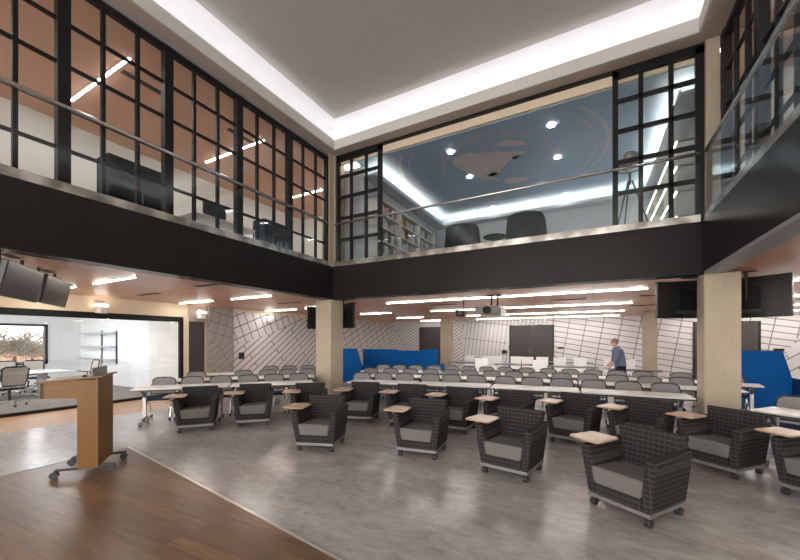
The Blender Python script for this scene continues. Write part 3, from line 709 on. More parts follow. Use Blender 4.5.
# wall switches / panels
def wallbox(loc, sx, sz, axis, label):
    r_ = empty('switch_panel', loc); tag(r_, label, 'control panel')
    if axis == 'y':
        MB().box(-sx, sx, -0.03, 0, -sz, sz).build('housing', M['blackmat'], r_, 0.004); MB().box(-sx*0.6, sx*0.6, -0.034, -0.03, -sz*0.5, sz*0.5).build('display', M['screen'], r_)
    else:
        MB().box(0, 0.03, -sx, sx, -sz, sz).build('housing', M['blackmat'], r_, 0.004); MB().box(0.03, 0.034, -sx*0.6, sx*0.6, -sz*0.5, sz*0.5).build('display', M['screen'], r_)
wallbox((-4.25, YW, 1.05), 0.14, 0.10, 'y', 'small black wall panel left of the dark double doors')
wallbox((-1.45, YW, 1.30), 0.14, 0.05, 'y', 'small black wall panel right of the dark double doors')
wallbox((6.55, YW, 1.30), 0.16, 0.06, 'y', 'small black wall panel beside the far right door')
wallbox((XW+0.0, 8.75, 1.12), 0.11, 0.12, 'x', 'small black wall panel on the left street graphic wall')

# ---------------------------------------------------------------- hung screens
def tv(a, b, z0, z1, label, face, pole=True, tilt=0.0, mat='tvback', poles=(0.5,)):
    """screen between plan points a and b; face=+1: glass side towards the left normal of a->b"""
    a, b = Vector((*a, 0)), Vector((*b, 0)); d_ = b-a; ln = d_.length; rz = math.atan2(d_.y, d_.x); h_ = z1-z0
    mid = (a+b)/2
    r_ = empty('hanging_screen', (mid.x, mid.y, (z0+z1)/2), rz); tag(r_, label, 'screen')
    bd = MB().box(-ln/2, ln/2, -0.035, 0.035, -h_/2, h_/2).build('casing', M['tvback'], r_, 0.008)
    s_ = face
    gl = MB().box(-ln/2+0.015, ln/2-0.015, s_*0.036-0.003, s_*0.036+0.003, -h_/2+0.02, h_/2-0.015).build('display', M['screen'], bd)
    MB().box(-0.16, 0.16, -s_*0.075-0.02, -s_*0.075+0.04 if s_ < 0 else -s_*0.075+0.04, -0.18, 0.18).build('mount_plate', M['black'], bd)
    MB().box(-0.2, 0.2, -s_*0.04-0.02, -s_*0.04+0.02, -h_/2+0.08, -h_/2+0.14).build('port_cover', M['vent'], bd)
    bd.rotation_euler = (tilt, 0, 0)
    for p in poles:
        MB().tube([((p-0.5)*ln*0.6, -s_*0.09, -0.05), ((p-0.5)*ln*0.6, -s_*0.09, ZC-(z0+z1)/2)], 0.022).build('ceiling_pole', M['blackmat'], r_)
    MB().box(-0.12, 0.12, -s_*0.09-0.05, -s_*0.09+0.05, ZC-(z0+z1)/2-0.015, ZC-(z0+z1)/2).build('ceiling_plate', M['blackmat'], r_)
    return r_
tv((1.03, 8.05), (1.98, 8.50), 2.10, 2.77, 'black hanging screen left of the right concrete column, back to the viewer', 1, poles=(0.9,))
tv((1.85, 8.26), (2.70, 7.68), 2.07, 2.74, 'black hanging screen right of the right concrete column, back to the viewer', 1)
tv((-6.72, 8.55), (-5.88, 8.15), 2.04, 2.76, 'black hanging screen right of the left concrete column', 1)
tv((-7.20, 7.70), (-6.85, 8.70), 2.02, 2.66, 'black hanging screen left of the left concrete column', 1)
tv((-7.36, 2.15), (-8.22, 2.73), 2.27, 2.72, 'grey tilted hanging screen farther from the balcony, right one of the left pair', -1, tilt=R(12), poles=(0.0, 1.0))
tv((-6.40, 1.50), (-7.26, 2.08), 2.25, 2.71, 'grey tilted hanging screen beside the dark balcony, left one of the left pair', -1, tilt=R(12), poles=(0.0, 1.0))

# projector
pj = empty('projector', (-2.30, 9.0, 2.44)); tag(pj, 'ceiling projector with round dark lens hung below the balcony', 'projector')
bd = MB().box(-0.32, 0.28, -0.22, 0.22, -0.10, 0.10).build('body', plain('projector_body', (0.16, 0.15, 0.145), 0.4), pj, 0.02)
MB().lathe([(0.085, 0.0), (0.10, 0.10), (0.075, 0.10), (0.07, 0.05)], n=20).build('lens', M['black'], bd); bpy.data.objects[bd.children[0].name if bd.children else 'lens'].name
ln_ = [o for o in bpy.data.objects if o.parent == bd][0]; ln_.location = (0.0, -0.20, 0.0); ln_.rotation_euler = (R(90), 0, 0)
MB().box(0.285, 0.40, -0.06, 0.0, -0.16, 0.06).build('input_panel', M['plastic_white'], pj, 0.01)
for x in (0.05, 0.2): MB().tube([(x, 0, 0.10), (x, 0, 0.39)], 0.022).build('mount_pole', M['black'], pj)
MB().box(-0.05, 0.3, -0.1, 0.1, 0.375, 0.39).build('mount_plate', M['black'], pj)
cm = empty('ceiling_camera', (-3.03, 9.0, 2.40)); tag(cm, 'small black camera on a thin pole left of the projector', 'camera')
MB().box(-0.10, 0.10, -0.10, 0.10, -0.09, 0.07).build('body', M['black'], cm, 0.02); l_ = MB().lathe([(0.05, 0.0), (0.06, 0.06)], n=16).build('lens', M['screen'], cm); l_.location = (0, -0.1, 0); l_.rotation_euler = (R(90), 0, 0)
MB().box(-0.16, -0.10, -0.03, 0.03, -0.06, 0.10).build('side_arm', M['black'], cm); MB().tube([(0.05, 0, 0.07), (0.05, 0, 0.43)], 0.012).build('pole', M['black'], cm)

# ---------------------------------------------------------------- lectern
le = empty('lectern', (-5.735, 2.30, 0.012), R(54)); tag(le, 'wooden cantilevered lectern on a wheeled steel base at the walnut platform corner', 'lectern')
# local: x towards the audience (column side), -y towards viewer; column block x in [-0.19,0], y in [-0.32,0.32]; mirrored so +y is the viewer's left-far side
WY = 0.315
MB().box(-0.19, 0.0, -WY, -WY+0.03, 0.09, 1.19).build('side_panel', M['lectern'], le)
MB().box(-0.19, 0.0, WY-0.03, WY, 0.09, 1.19).build('side_panel', M['lectern'], le)
MB().box(-0.02, 0.015, -WY-0.001, WY+0.001, 0.09, 1.215).build('front_panel', M['lectern'], le)
MB().box(-0.19, -0.17, -WY+0.03, WY-0.03, 0.09, 1.0).build('back_panel', M['lectern'], le)
ap = MB()
for yy in (-WY, WY-0.03): ap.hexa([(-0.53, yy, 0.985), (-0.19, yy, 0.965), (-0.19, yy+0.03, 0.965), (-0.53, yy+0.03, 0.985), (-0.53, yy, 1.165), (-0.19, yy, 1.195), (-0.19, yy+0.03, 1.195), (-0.53, yy+0.03, 1.165)])
ap.hexa([(-0.53, -WY, 0.985), (-0.50, -WY, 0.985), (-0.50, WY, 0.985), (-0.53, WY, 0.985), (-0.53, -WY, 1.165), (-0.50, -WY, 1.168), (-0.50, WY, 1.168), (-0.53, WY, 1.165)])
ap.build('cantilever_box', M['lectern_top'], le)
MB().hexa([(-0.58, -WY-0.02, 1.165), (0.06, -WY-0.02, 1.218), (0.06, WY+0.02, 1.218), (-0.58, WY+0.02, 1.165), (-0.58, -WY-0.02, 1.183), (0.06, -WY-0.02, 1.236), (0.06, WY+0.02, 1.236), (-0.58, WY+0.02, 1.183)]).build('reading_top', M['lectern_top'], le)
MB().box(-0.06, -0.045, -WY+0.02, WY-0.02, 1.23, 1.335).build('privacy_screen', plain('grey_acrylic', (0.26, 0.26, 0.27), 0.25), le, 0.003)
mk = MB().lathe([(0.03, 0.0), (0.03, 0.012), (0.012, 0.03)], n=16).build('microphone_port', M['black'], le); mk.location = (-0.16, -0.16, 1.213)
for yy in (-0.27, 0.27):
    ft = MB(); ft.box(-0.37, 0.18, yy-0.03, yy+0.03, 0.085, 0.115); ft.tube([(-0.37, yy, 0.10), (-0.40, yy, 0.095), (-0.42, yy, 0.075)], 0.022)
    f_ = ft.build('base_foot', M['legdark'], le, 0.006)
    for xx in (-0.42, 0.15):
        cs = MB(); 
        for sy in (-0.018, 0.018): cs.tube([(xx, yy+sy-0.012, 0.042), (xx, yy+sy+0.012, 0.042)], 0.042, 16)
        cs.tube([(xx, yy, 0.05), (xx, yy, 0.09)], 0.016)
        cs.build('caster', M['caster'], f_)
MB().box(-0.16, -0.03, -0.27, 0.27, 0.088, 0.10).build('base_plate', M['legdark'], le)
for o in [q for q in bpy.data.objects if q.parent == le]: pass

# ---------------------------------------------------------------- tablet armchairs
def make_armchair():
    r_ = empty('tablet_armchair')
    MB().box(-0.30, 0.30, -0.32, 0.30, 0.095, 0.135).build('base_plate', M['greyplate'], r_, 0.006)
    for sx in (-1, 1):
        for sy in (-0.27, 0.25):
            c = MB(); x = sx*0.26
            for q in (-0.016, 0.016): c.tube([(x+q-0.011, sy, 0.038), (x+q+0.011, sy, 0.038)], 0.038, 14)
            c.tube([(x, sy, 0.05), (x, sy, 0.10)], 0.014)
            c.build('caster', M['caster'], r_)
    # arms: flared outward, thicker at the top
    for sx in (-1, 1):
        X = lambda v: sx*v
        p = [(X(0.205), -0.315, 0.135), (X(0.305), -0.315, 0.135), (X(0.305), 0.30, 0.135), (X(0.205), 0.30, 0.135)]
        q = [(X(0.262), -0.355, 0.615), (X(0.366), -0.355, 0.615), (X(0.366), 0.31, 0.645), (X(0.262), 0.31, 0.645)]
        b = MB(); b.hexa(p+q); bmesh.ops.subdivide_edges(b.bm, edges=b.bm.edges[:], cuts=2, use_grid_fill=True)
        b.build('armrest', M['fabric'], r_, 0.028, 3)
    b = MB().hexa([(-0.21, 0.15, 0.135), (0.21, 0.15, 0.135), (0.21, 0.28, 0.135), (-0.21, 0.28, 0.135),
                   (-0.315, 0.23, 0.785), (0.315, 0.23, 0.785), (0.325, 0.335, 0.765), (-0.325, 0.335, 0.765)])
    b.build('backrest', M['fabric'], r_, 0.022, 3)
    MB().hexa([(-0.21, -0.31, 0.135), (0.21, -0.31, 0.135), (0.21, 0.18, 0.135), (-0.21, 0.18, 0.135), (-0.225, -0.322, 0.245), (0.225, -0.322, 0.245), (0.225, 0.18, 0.245), (-0.225, 0.18, 0.245)]).build('front_rail', M['fabric'], r_, 0.008)
    MB().hexa([(-0.225, -0.345, 0.248), (0.225, -0.345, 0.248), (0.225, 0.20, 0.248), (-0.225, 0.20, 0.248), (-0.25, -0.355, 0.425), (0.25, -0.355, 0.425), (0.25, 0.20, 0.39), (-0.25, 0.20, 0.39)]).build('seat_cushion', M['seatfab'], r_, 0.03, 3)
    tb = MB().prism([(-0.52, -0.30), (-0.50, -0.335), (-0.19, -0.36), (-0.165, -0.33), (-0.175, 0.0), (-0.21, 0.03), (-0.46, 0.045), (-0.495, 0.015)], 0.652, 0.672).build('tablet', M['tablet'], r_, 0.006)
    MB().tube([(-0.33, -0.12, 0.60), (-0.33, -0.12, 0.655)], 0.03, 12).build('tablet_pivot', M['blackmat'], tb)
    return r_
proto = make_armchair(); index_tree(proto)
AC = {  # name: (front-left base corner or tablet point, angle)
 'A': ('b', -4.00, 4.02, 20), 'B': ('b', -2.53, 4.56, 7), 'C': ('b', -1.27, 4.50, -10), 'D': ('b', -0.05, 4.18, -34), 'E': ('b', 1.06, 6.08, -41), 'F': ('b', 1.80, 5.46, -45),
 'G': ('b', -6.65, 3.75, 50), 'H': ('b', -6.06, 4.54, 46), 'I': ('t', -5.35, 5.29, 40), 'J': ('t', -4.61, 6.02, 18), 'K': ('t', -3.60, 6.20, 10), 'L': ('t', -2.62, 6.30, -1), 'M': ('t', -1.655, 6.33, -9), 'N': ('b', -0.646, 6.413, -15), 'O': ('t', 0.27, 6.46, -22)}
near = ['A', 'B', 'C', 'D']; back = ['G', 'H', 'I', 'J', 'K', 'L', 'M', 'N', 'O', 'E', 'F']
ALAB = {'A': 'leftmost of the four nearest', 'B': 'second from the left of the four nearest', 'C': 'third from the left of the four nearest', 'D': 'largest and closest, right end of the nearest row',
        'G': 'leftmost of the back row, at the left table end', 'H': 'second from the left in the back row', 'I': 'third from the left in the back row', 'J': 'fourth from left in back row, right of the left column',
        'K': 'fifth from the left in the back row', 'L': 'sixth from the left in the back row', 'M': 'seventh from the left in the back row', 'N': 'eighth from the left in the back row',
        'O': 'ninth from left in the back row, left of the right column', 'E': 'in front of the right concrete column', 'F': 'at the right edge of the picture, past the right column'}
for i, k in enumerate(near+back):
    m_, x, y, a = AC[k]; a = R(a)
    dx, dy = (0.30, 0.32) if m_ == 'b' else (0.34, 0.16)
    o = proto if i == 0 else copy_tree(proto)
    o.location = (x + dx*math.cos(a) - dy*math.sin(a), y + dx*math.sin(a) + dy*math.cos(a), 0)
    o.rotation_euler = (0, 0, a)
    tag(o, 'dark checked tablet armchair, ' + ALAB[k], 'armchair', 'tablet armchairs')

# ---------------------------------------------------------------- training tables
def make_table():
    r_ = empty('training_table')
    MB().box(-0.81, 0.81, 0.0, 0.60, 0.712, 0.742).build('tabletop', M['tablewhite'], r_, 0.012, 3)
    MB().box(-0.70, 0.70, 0.10, 0.46, 0.672, 0.712).build('cable_tray', M['tableunder'], r_, 0.006)
    for sx in (-0.66, 0.66):
        l_ = MB().box(sx-0.03, sx+0.03, 0.27, 0.33, 0.13, 0.68).hexa([(sx-0.025, 0.02, 0.085), (sx+0.025, 0.02, 0.085), (sx+0.025, 0.30, 0.115), (sx-0.025, 0.30, 0.115), (sx-0.025, 0.02, 0.11), (sx+0.025, 0.02, 0.11), (sx+0.025, 0.30, 0.16), (sx-0.025, 0.30, 0.16)]).hexa([(sx-0.025, 0.30, 0.115), (sx+0.025, 0.30, 0.115), (sx+0.025, 0.49, 0.085), (sx-0.025, 0.49, 0.085), (sx-0.025, 0.30, 0.16), (sx+0.025, 0.30, 0.16), (sx+0.025, 0.49, 0.11), (sx-0.025, 0.49, 0.11)]).build('leg', M['tableleg'], r_, 0.006)
        for yy in (0.05, 0.46):
            c = MB()
            for q in (-0.014, 0.014): c.tube([(sx+q-0.01, yy, 0.04), (sx+q+0.01, yy, 0.04)], 0.04, 12)
            c.tube([(sx, yy, 0.05), (sx, yy, 0.095)], 0.013); c.build('caster', M['castergrey'], l_)
        MB().hexa([(sx-0.02, 0.30, 0.5), (sx+0.02, 0.30, 0.5), (sx+0.02, 0.33, 0.5), (sx-0.02, 0.33, 0.5), (sx-0.02, 0.12, 0.69), (sx+0.02, 0.12, 0.69), (sx+0.02, 0.16, 0.69), (sx-0.02, 0.16, 0.69)]).build('brace', M['tableunder'], r_)
    return r_
tproto = make_table(); index_tree(tproto); tfirst = [True]
def table(a, b, label, group='white training tables'):
    d_ = Vector((b[0]-a[0], b[1]-a[1], 0)); rz = math.atan2(d_.y, d_.x)
    o = tproto if tfirst[0] else copy_tree(tproto); tfirst[0] = False
    o.location = ((a[0]+b[0])/2, (a[1]+b[1])/2, 0); o.rotation_euler = (0, 0, rz); o.scale = (d_.length/1.635, 1, 1)
    tag(o, label, 'table', group)
C1 = [(-4.95, 6.55), (-3.4, 6.97), (-1.85, 7.25), (-0.2, 7.40), (1.5, 7.45)]
C2 = [(-5.32, 7.92), (-3.71, 8.36), (-2.04, 8.66), (-0.28, 8.82), (1.46, 8.87), (2.55, 8.88)]
C3 = [(-6.35, 9.11), (-5.0, 9.48), (-3.4, 9.86), (-1.8, 10.11), (-0.2, 10.24), (1.42, 10.29), (3.12, 10.02)]
for P, nm_ in ((C1, 'front'), (C2, 'middle'), (C3, 'rear')):
    for i in range(len(P)-1):
        table(P[i], P[i+1], 'white wheeled training table, %s from the left in the %s centre row' % (ORD[i], nm_))
u_ = Vector((0.6833, 0.7301)); n_ = Vector((-0.7301, 0.6833))
for j, nm_ in enumerate(('front', 'middle', 'rear')):
    base = Vector((-7.67, 3.54)) + n_*(1.42*j + 0.17)
    for i in range(2):
        a = base + u_*(1.76*i + (-0.14, 0.0, 0.25)[j]); b = a + u_*1.74
        table(tuple(a), tuple(b), 'white training table, %s from the left in the %s row of the left section' % (ORD[i], nm_))
table((1.90, 6.66), (3.16, 5.60), 'white wheeled training table of the angled right section, right of the right column')

# ---------------------------------------------------------------- mesh-back nesting chairs (front = -y)
def make_chair():
    r_ = empty('nesting_chair')
    MB().prism([(-0.22, -0.22), (0.22, -0.22), (0.235, -0.16), (0.225, 0.20), (-0.225, 0.20), (-0.235, -0.16)], 0.43, 0.475).build('seat', M['navy'], r_, 0.015)
    path = [(-0.225, 0.225, 0.52), (-0.235, 0.25, 0.70), (-0.215, 0.268, 0.82), (-0.15, 0.275, 0.865), (0.0, 0.28, 0.875), (0.15, 0.275, 0.865), (0.215, 0.268, 0.82), (0.235, 0.25, 0.70), (0.225, 0.225, 0.52)]
    fr_ = MB().tube(path, 0.014, 6, closed=True).build('back_frame', M['legdark'], r_, smooth=True)
    b = MB(); A = [(-0.222, 0.225, 0.53), (0.222, 0.225, 0.53), (0.232, 0.25, 0.70), (0.212, 0.266, 0.815), (0.148, 0.273, 0.86), (0.0, 0.278, 0.87), (-0.148, 0.273, 0.86), (-0.212, 0.266, 0.815), (-0.232, 0.25, 0.70)]
    lo = [b.bm.verts.new(p) for p in A]; hi = [b.bm.verts.new((p[0], p[1]+0.008, p[2])) for p in A]
    b.bm.faces.new(lo); b.bm.faces.new(hi[::-1]); n = len(A)
    for i in range(n): b.bm.faces.new((lo[i], hi[i], hi[(i+1) % n], lo[(i+1) % n]))
    b.build('backrest', M['mesh'], r_)
    for sx in (-1, 1):
        x = sx*0.235
        MB().tube([(x, 0.235, 0.56), (x, 0.19, 0.44), (x, 0.0, 0.41), (x, -0.16, 0.40)], 0.013, 6).build('side_rail', M['legdark'], r_)
        for y0_, y1_ in ((0.02, -0.17), (0.02, 0.25)):
            l_ = MB().tube([(x, y0_, 0.41), (x, (y0_+y1_)*0.62, 0.28), (x*1.0, y1_, 0.07)], 0.012, 6).build('leg', M['chrome'], r_)
            MB().tube([(x*1.0-0.018, y1_, 0.03), (x*1.0+0.018, y1_, 0.03)], 0.03, 10).tube([(x*1.0, y1_, 0.03), (x*1.0, y1_, 0.075)], 0.01, 6).build('caster', M['caster'], l_)
    return r_
cproto = make_chair(); index_tree(cproto); cfirst = [True]
ROWS = {
 'front centre': [(-5.17,7.46,15),(-4.62,7.6,15),(-4.09,7.75,15),(-3.47,7.9,10),(-2.96,7.99,10),(-2.39,8.1,10),(-1.75,8.19,5),(-1.18,8.24,5),(-0.59,8.3,5),(0.01,8.34,2),(0.62,8.35,2),(1.22,8.37,2)],
 'middle centre': [(-5.75,8.77,15),(-5.17,8.92,15),(-4.6,9.07,15),(-4.04,9.23,15),(-3.5,9.34,10),(-2.95,9.44,10),(-2.39,9.54,10),(-1.83,9.61,5),(-1.23,9.66,5),(-0.69,9.71,5),(-0.11,9.75,2),(0.5,9.77,2),(1.13,9.79,2),(1.72,9.81,2)],
 'rear centre': [(-6.14,10.13,15),(-5.62,10.27,15),(-5.08,10.42,15),(-4.5,10.57,15),(-3.95,10.69,10),(-3.42,10.79,10),(-2.88,10.89,10),(-2.34,10.99,5),(-1.73,11.04,5),(-1.14,11.1,5),(-0.58,11.15,5),(-0.01,11.18,2),(0.57,11.19,2),(1.15,11.21,2),(1.97,11.24,2),(2.85,11.02,-9)],
 'front left': [(-8.22,4.31,47),(-7.84,4.72,47),(-7.44,5.14,47),(-7.04,5.57,47),(-6.65,5.99,47),(-6.26,6.41,47)],
 'middle left': [(-9.01,5.54,47),(-8.24,6.37,47),(-7.82,6.82,47),(-7.46,7.20,47),(-7.08,7.61,47)],
 'rear left': [(-8.82,7.83,47),(-8.44,8.23,47),(-8.03,8.67,47)],
 'right': [(2.58,7.28,-40)]}
for nm_, lst in ROWS.items():
    for i, (x, y, a) in enumerate(lst):
        o = cproto if cfirst[0] else copy_tree(cproto); cfirst[0] = False
        if nm_.endswith(' left'): x, y = x + n_.x*0.13, y + n_.y*0.13
        ar = R(a + random.uniform(-2.5, 2.5))
        o.location = (x + 0.19*math.sin(ar), y - 0.19*math.cos(ar), 0); o.rotation_euler = (0, 0, ar)
        if nm_ == 'right': lb = 'grey mesh chair behind the angled right table near the blue booth'
        else: lb = 'grey mesh chair, %s from the left in the %s %s row' % (ORD[i], nm_.split()[0], nm_.split()[1])
        tag(o, lb, 'chair', 'grey mesh nesting chairs')

# ---------------------------------------------------------------- far white seating
def make_wchair():
    r_ = empty('plastic_chair')
    MB().hexa([(-0.22,-0.22,0.44),(0.22,-0.22,0.44),(0.21,0.2,0.43),(-0.21,0.2,0.43),(-0.23,-0.23,0.475),(0.23,-0.23,0.475),(0.22,0.2,0.465),(-0.22,0.2,0.465)]).build('seat', M['plastic_white'], r_, 0.012)
    MB().hexa([(-0.22,0.19,0.46),(0.22,0.19,0.46),(0.22,0.215,0.46),(-0.22,0.215,0.46),(-0.25,0.27,0.97),(0.25,0.27,0.97),(0.25,0.295,0.97),(-0.25,0.295,0.97)]).build('backrest', M['plastic_white'], r_, 0.015)
    for sx in (-0.19, 0.19):
        for sy in (-0.19, 0.17): MB().tube([(sx, sy, 0.44), (sx*1.1, sy*1.1, 0.0)], 0.014, 6).build('leg', M['plastic_white'], r_)
    return r_
wp = make_wchair(); index_tree(wp)
WC = [(-5.1,15.9),(-4.35,16.0),(-3.75,15.7),(-3.05,16.1),(-2.5,15.9),(-1.85,16.1),(-1.15,15.9),(-0.5,15.9),(0.55,15.6),(1.15,15.7),(-3.85,13.7),(-1.75,13.5)]
for i, (x, y) in enumerate(WC):
    o = wp if i == 0 else copy_tree(wp); o.location = (x, y, 0); o.rotation_euler = (0, 0, R(random.uniform(-15, 15)) + (PI if False else 0))
    lab = 'white plastic chair before the far wall, %s from the left' % ORD[i] if i < 10 else 'white plastic chair on the near side of the far tables, %s' % ('left one', 'right one')[i-10]
    tag(o, lab, 'chair', 'white chairs at the far tables')
def make_ftable():
    r_ = empty('far_table')
    MB().box(-0.75, 0.75, -0.3, 0.3, 0.715, 0.75).build('tabletop', plain('dark_edge_top', (0.13, 0.12, 0.12), 0.4), r_, 0.006)
    for sx in (-0.68, 0.68): MB().box(sx-0.03, sx+0.03, -0.28, 0.28, 0.0, 0.04).box(sx-0.03, sx+0.03, -0.04, 0.04, 0.04, 0.715).build('leg', M['plastic_white'], r_)
    return r_
fp_ = make_ftable(); index_tree(fp_)
for i, (x, y, l_) in enumerate(((-4.75, 14.8, 1.0), (-2.75, 14.6, 1.0), (-0.65, 14.2, 1.1), (1.15, 13.6, 0.95), (-1.2, 16.9, 1.6))):
    o = fp_ if i == 0 else copy_tree(fp_); o.location = (x, y, 0); o.scale = (l_, 1, 1)
    tag(o, ('dark-edged far table, %s from the left before the back wall' % ORD[i]) if i < 4 else 'longest dark-edged far table right before the double doors', 'table', 'dark-edged far tables')

# ---------------------------------------------------------------- blue booths
def booth(loc, rz, w, h_, label, dp=0.75, wing=True, slope=0.16):
    r_ = empty('booth_seat', loc, rz); tag(r_, label, 'booth seat', 'blue high-back booths')
    MX = Matrix.Rotation(R(90), 4, 'X')
    MB().prism([(-w/2, 0.05), (w/2, 0.05), (w/2, h_*0.55), (w/2-slope, h_), (-w/2+slope*0.2, h_), (-w/2, h_*0.9)], -0.04, 0.04, MX).build('back_panel', M['blue'], r_, 0.012)
    for sx in (-1, 1):
        MB().hexa([(sx*(w/2-0.04), 0.0, 0.05), (sx*w/2, 0.0, 0.05), (sx*w/2, dp, 0.05), (sx*(w/2-0.04), dp, 0.05), (sx*(w/2-0.04), 0.0, h_*0.55), (sx*w/2, 0.0, h_*0.55), (sx*w/2, dp, h_*0.55), (sx*(w/2-0.04), dp, h_*0.55)]).build('side_panel', M['blue'], r_, 0.01)
    MB().box(-w/2+0.05, w/2-0.05, 0.06, dp-0.02, 0.10, 0.44).build('seat', M['blue'], r_, 0.03)
    for sx in (-1, 1):
        for y_ in (0.06, dp-0.08): MB().box(sx*(w/2-0.12)-0.02, sx*(w/2-0.12)+0.02, y_-0.02, y_+0.02, 0, 0.10).build('leg', M['legdark'], r_)
    return r_
booth((-8.13, 13.2, 0), 0, 1.76, 1.30, 'blue high-back booth right of the left column, leftmost wide one', slope=0.02)
booth((-6.63, 13.0, 0), 0, 1.16, 1.27, 'blue high-back booth in the middle of the far left group', slope=0.02)
booth((-5.70, 13.0, 0), R(0), 0.66, 1.33, 'narrow blue high-back booth just left of the far mid column', slope=0.02)
booth((-8.75, 11.4, 0), R(0), 1.75, 1.36, 'blue high-back booth with sloped top edge behind the left column', slope=0.22)
booth((3.30, 11.75, 0), R(0), 1.62, 1.44, 'blue high-back booth with sloped top edge right of the right column')
booth((5.05, 11.5, 0), R(0), 1.75, 1.44, 'blue high-back booth at the right edge of the picture')

# ---------------------------------------------------------------- conference room furniture
ct = empty('conference_table', (-15.0, 3.4, 0), 0); tag(ct, 'long white conference table behind the glass wall', 'table')
MB().prism([(-0.62,-1.6),(0.62,-1.6),(0.7,0),(0.62,1.6),(-0.62,1.6),(-0.7,0)], 0.71, 0.74).build('tabletop', M['tablewhite'], ct, 0.01)
for y in (-1.0, 1.0): MB().box(-0.25, 0.25, y-0.04, y+0.04, 0.02, 0.71).box(-0.3, 0.3, y-0.1, y+0.1, 0, 0.02).build('leg', M['tableleg'], ct)
def make_task():
    r_ = empty('task_chair')
    MB().prism([(-0.25,-0.24),(0.25,-0.24),(0.26,0.1),(0.22,0.24),(-0.22,0.24),(-0.26,0.1)], 0.43, 0.49).build('seat', M['blackmat'], r_, 0.02)
    path = [(-0.20,0.24,0.54),(-0.24,0.28,0.74),(-0.25,0.33,0.97),(-0.18,0.34,1.02),(0.18,0.34,1.02),(0.25,0.33,0.97),(0.24,0.28,0.74),(0.20,0.24,0.54)]
    MB().tube(path, 0.022, 6, closed=True).build('back_frame', M['blackmat'], r_)
    b = MB(); n = len(path); lo = [b.bm.verts.new(p) for p in path]; hi = [b.bm.verts.new((p[0], p[1]+0.01, p[2])) for p in path]
    b.bm.faces.new(lo); b.bm.faces.new(hi[::-1])
    for i in range(n): b.bm.faces.new((lo[i], hi[i], hi[(i+1) % n], lo[(i+1) % n]))
    b.build('backrest', M['beigemesh'], r_)
    for sx in (-1, 1): MB().tube([(sx*0.27,0.2,0.46),(sx*0.30,0.18,0.62),(sx*0.30,-0.1,0.66)], 0.02, 6).build('armrest', M['blackmat'], r_)
    MB().tube([(0,0,0.12),(0,0,0.43)], 0.03, 10).build('gas_lift', M['blackmat'], r_)
    for k in range(5):
        a = R(72*k+18); l_ = MB().tube([(0,0,0.13),(0.30*math.cos(a),0.30*math.sin(a),0.075)], [0.03,0.018], 6).build('leg', M['tableleg'], r_)
        MB().tube([(0.30*math.cos(a)-0.02,0.30*math.sin(a),0.032),(0.30*math.cos(a)+0.02,0.30*math.sin(a),0.032)], 0.032, 10).build('caster', M['caster'], l_)
    return r_
tk = make_task(); index_tree(tk)
TS = [(-13.15, 3.25, 95), (-13.85, 2.2, 90)] + [(-16.15, 2.0+0.66*k, -90) for k in range(5)] + [(-15.0, 5.45, 180)]
TL = ['nearest the glass wall', 'left on the near side'] + ['%s from the left on the window side' % ORD[k] for k in range(5)] + ['at the far right table end']
for i, (x, y, a) in enumerate(TS):
    o = tk if i == 0 else copy_tree(tk); o.location = (x, y, 0); o.rotation_euler = (0, 0, R(a))
    # front is -y locally; rotate so that it looks at the table
    o.rotation_euler = (0, 0, {95: R(-85), 85: R(-95), 90: R(-90), -90: R(90), 180: 0.0}[a])
    tag(o, 'beige mesh office chair in the conference room, ' + TL[i], 'office chair', 'conference chairs')
sh = empty('wall_shelf', (-16.9, 6.65, 0)); tag(sh, 'slim grey wall shelf unit on the white conference room wall', 'shelf')
for z in (0.93, 1.42, 1.93): MB().box(-1.3, 1.3, -0.22, 0, z, z+0.05).build('shelf', plain('blue_grey_shelf', (0.42, 0.47, 0.52), 0.5), sh)
for x in (0.15, 1.28): MB().box(x, x+0.03, -0.05, 0.0, 0.8, 2.05).build('upright', M['legdark'], sh)

# ---------------------------------------------------------------- outside the window
sbox('ground', M['asphalt'], -160, -18.9, -80, 80, -4.4, -4.0)
bd = empty('brick_building', (-64, 19.0, -4.0)); tag(bd, 'red brick building seen through the conference room window', 'building')
MB().box(-6, 6, -6, 7, 0, 5.2).build('wall', M['brick'], bd); MB().box(-6.3, 6.3, -6.3, 7.3, 5.2, 5.7).build('roof', M['white'], bd)
for y in (-4, -1.5, 1, 3.5): MB().box(6.0, 6.06, y-0.7, y+0.7, 1.2, 3.2).build('window', M['winglass'], bd)
def tree(x, y, h_, label):
    r_ = empty('tree', (x, y, -4.0)); tag(r_, label, 'tree', 'bare trees outside the window')
    MB().tube([(0,0,0),(0.1,0,h_*0.4),(0,0.1,h_*0.6)], [0.25,0.18,0.1], 8).build('trunk', M['bark'], r_)
    b = MB()
    for k in range(700):
        a = random.uniform(0, 2*PI); e = random.uniform(-0.3, 1.0); rr = h_*0.34*random.uniform(0.2, 1)
        c_ = Vector((rr*math.cos(a)*math.cos(e), rr*math.sin(a)*math.cos(e), h_*0.66 + rr*math.sin(e)))
        v_ = Vector((random.uniform(-1,1), random.uniform(-1,1), random.uniform(0,1)))*h_*0.085
        b.tube([c_, c_+v_], h_*0.0035, 3)
    b.build('crown', M['leaf'], r_)
tree(-42, 10.6, 7.2, 'bare tree left of the brick building outside'); tree(-54, 15.0, 6.3, 'bare tree just left of the brick building outside'); tree(-48, 7.0, 6.6, 'bare tree at the window left edge outside')

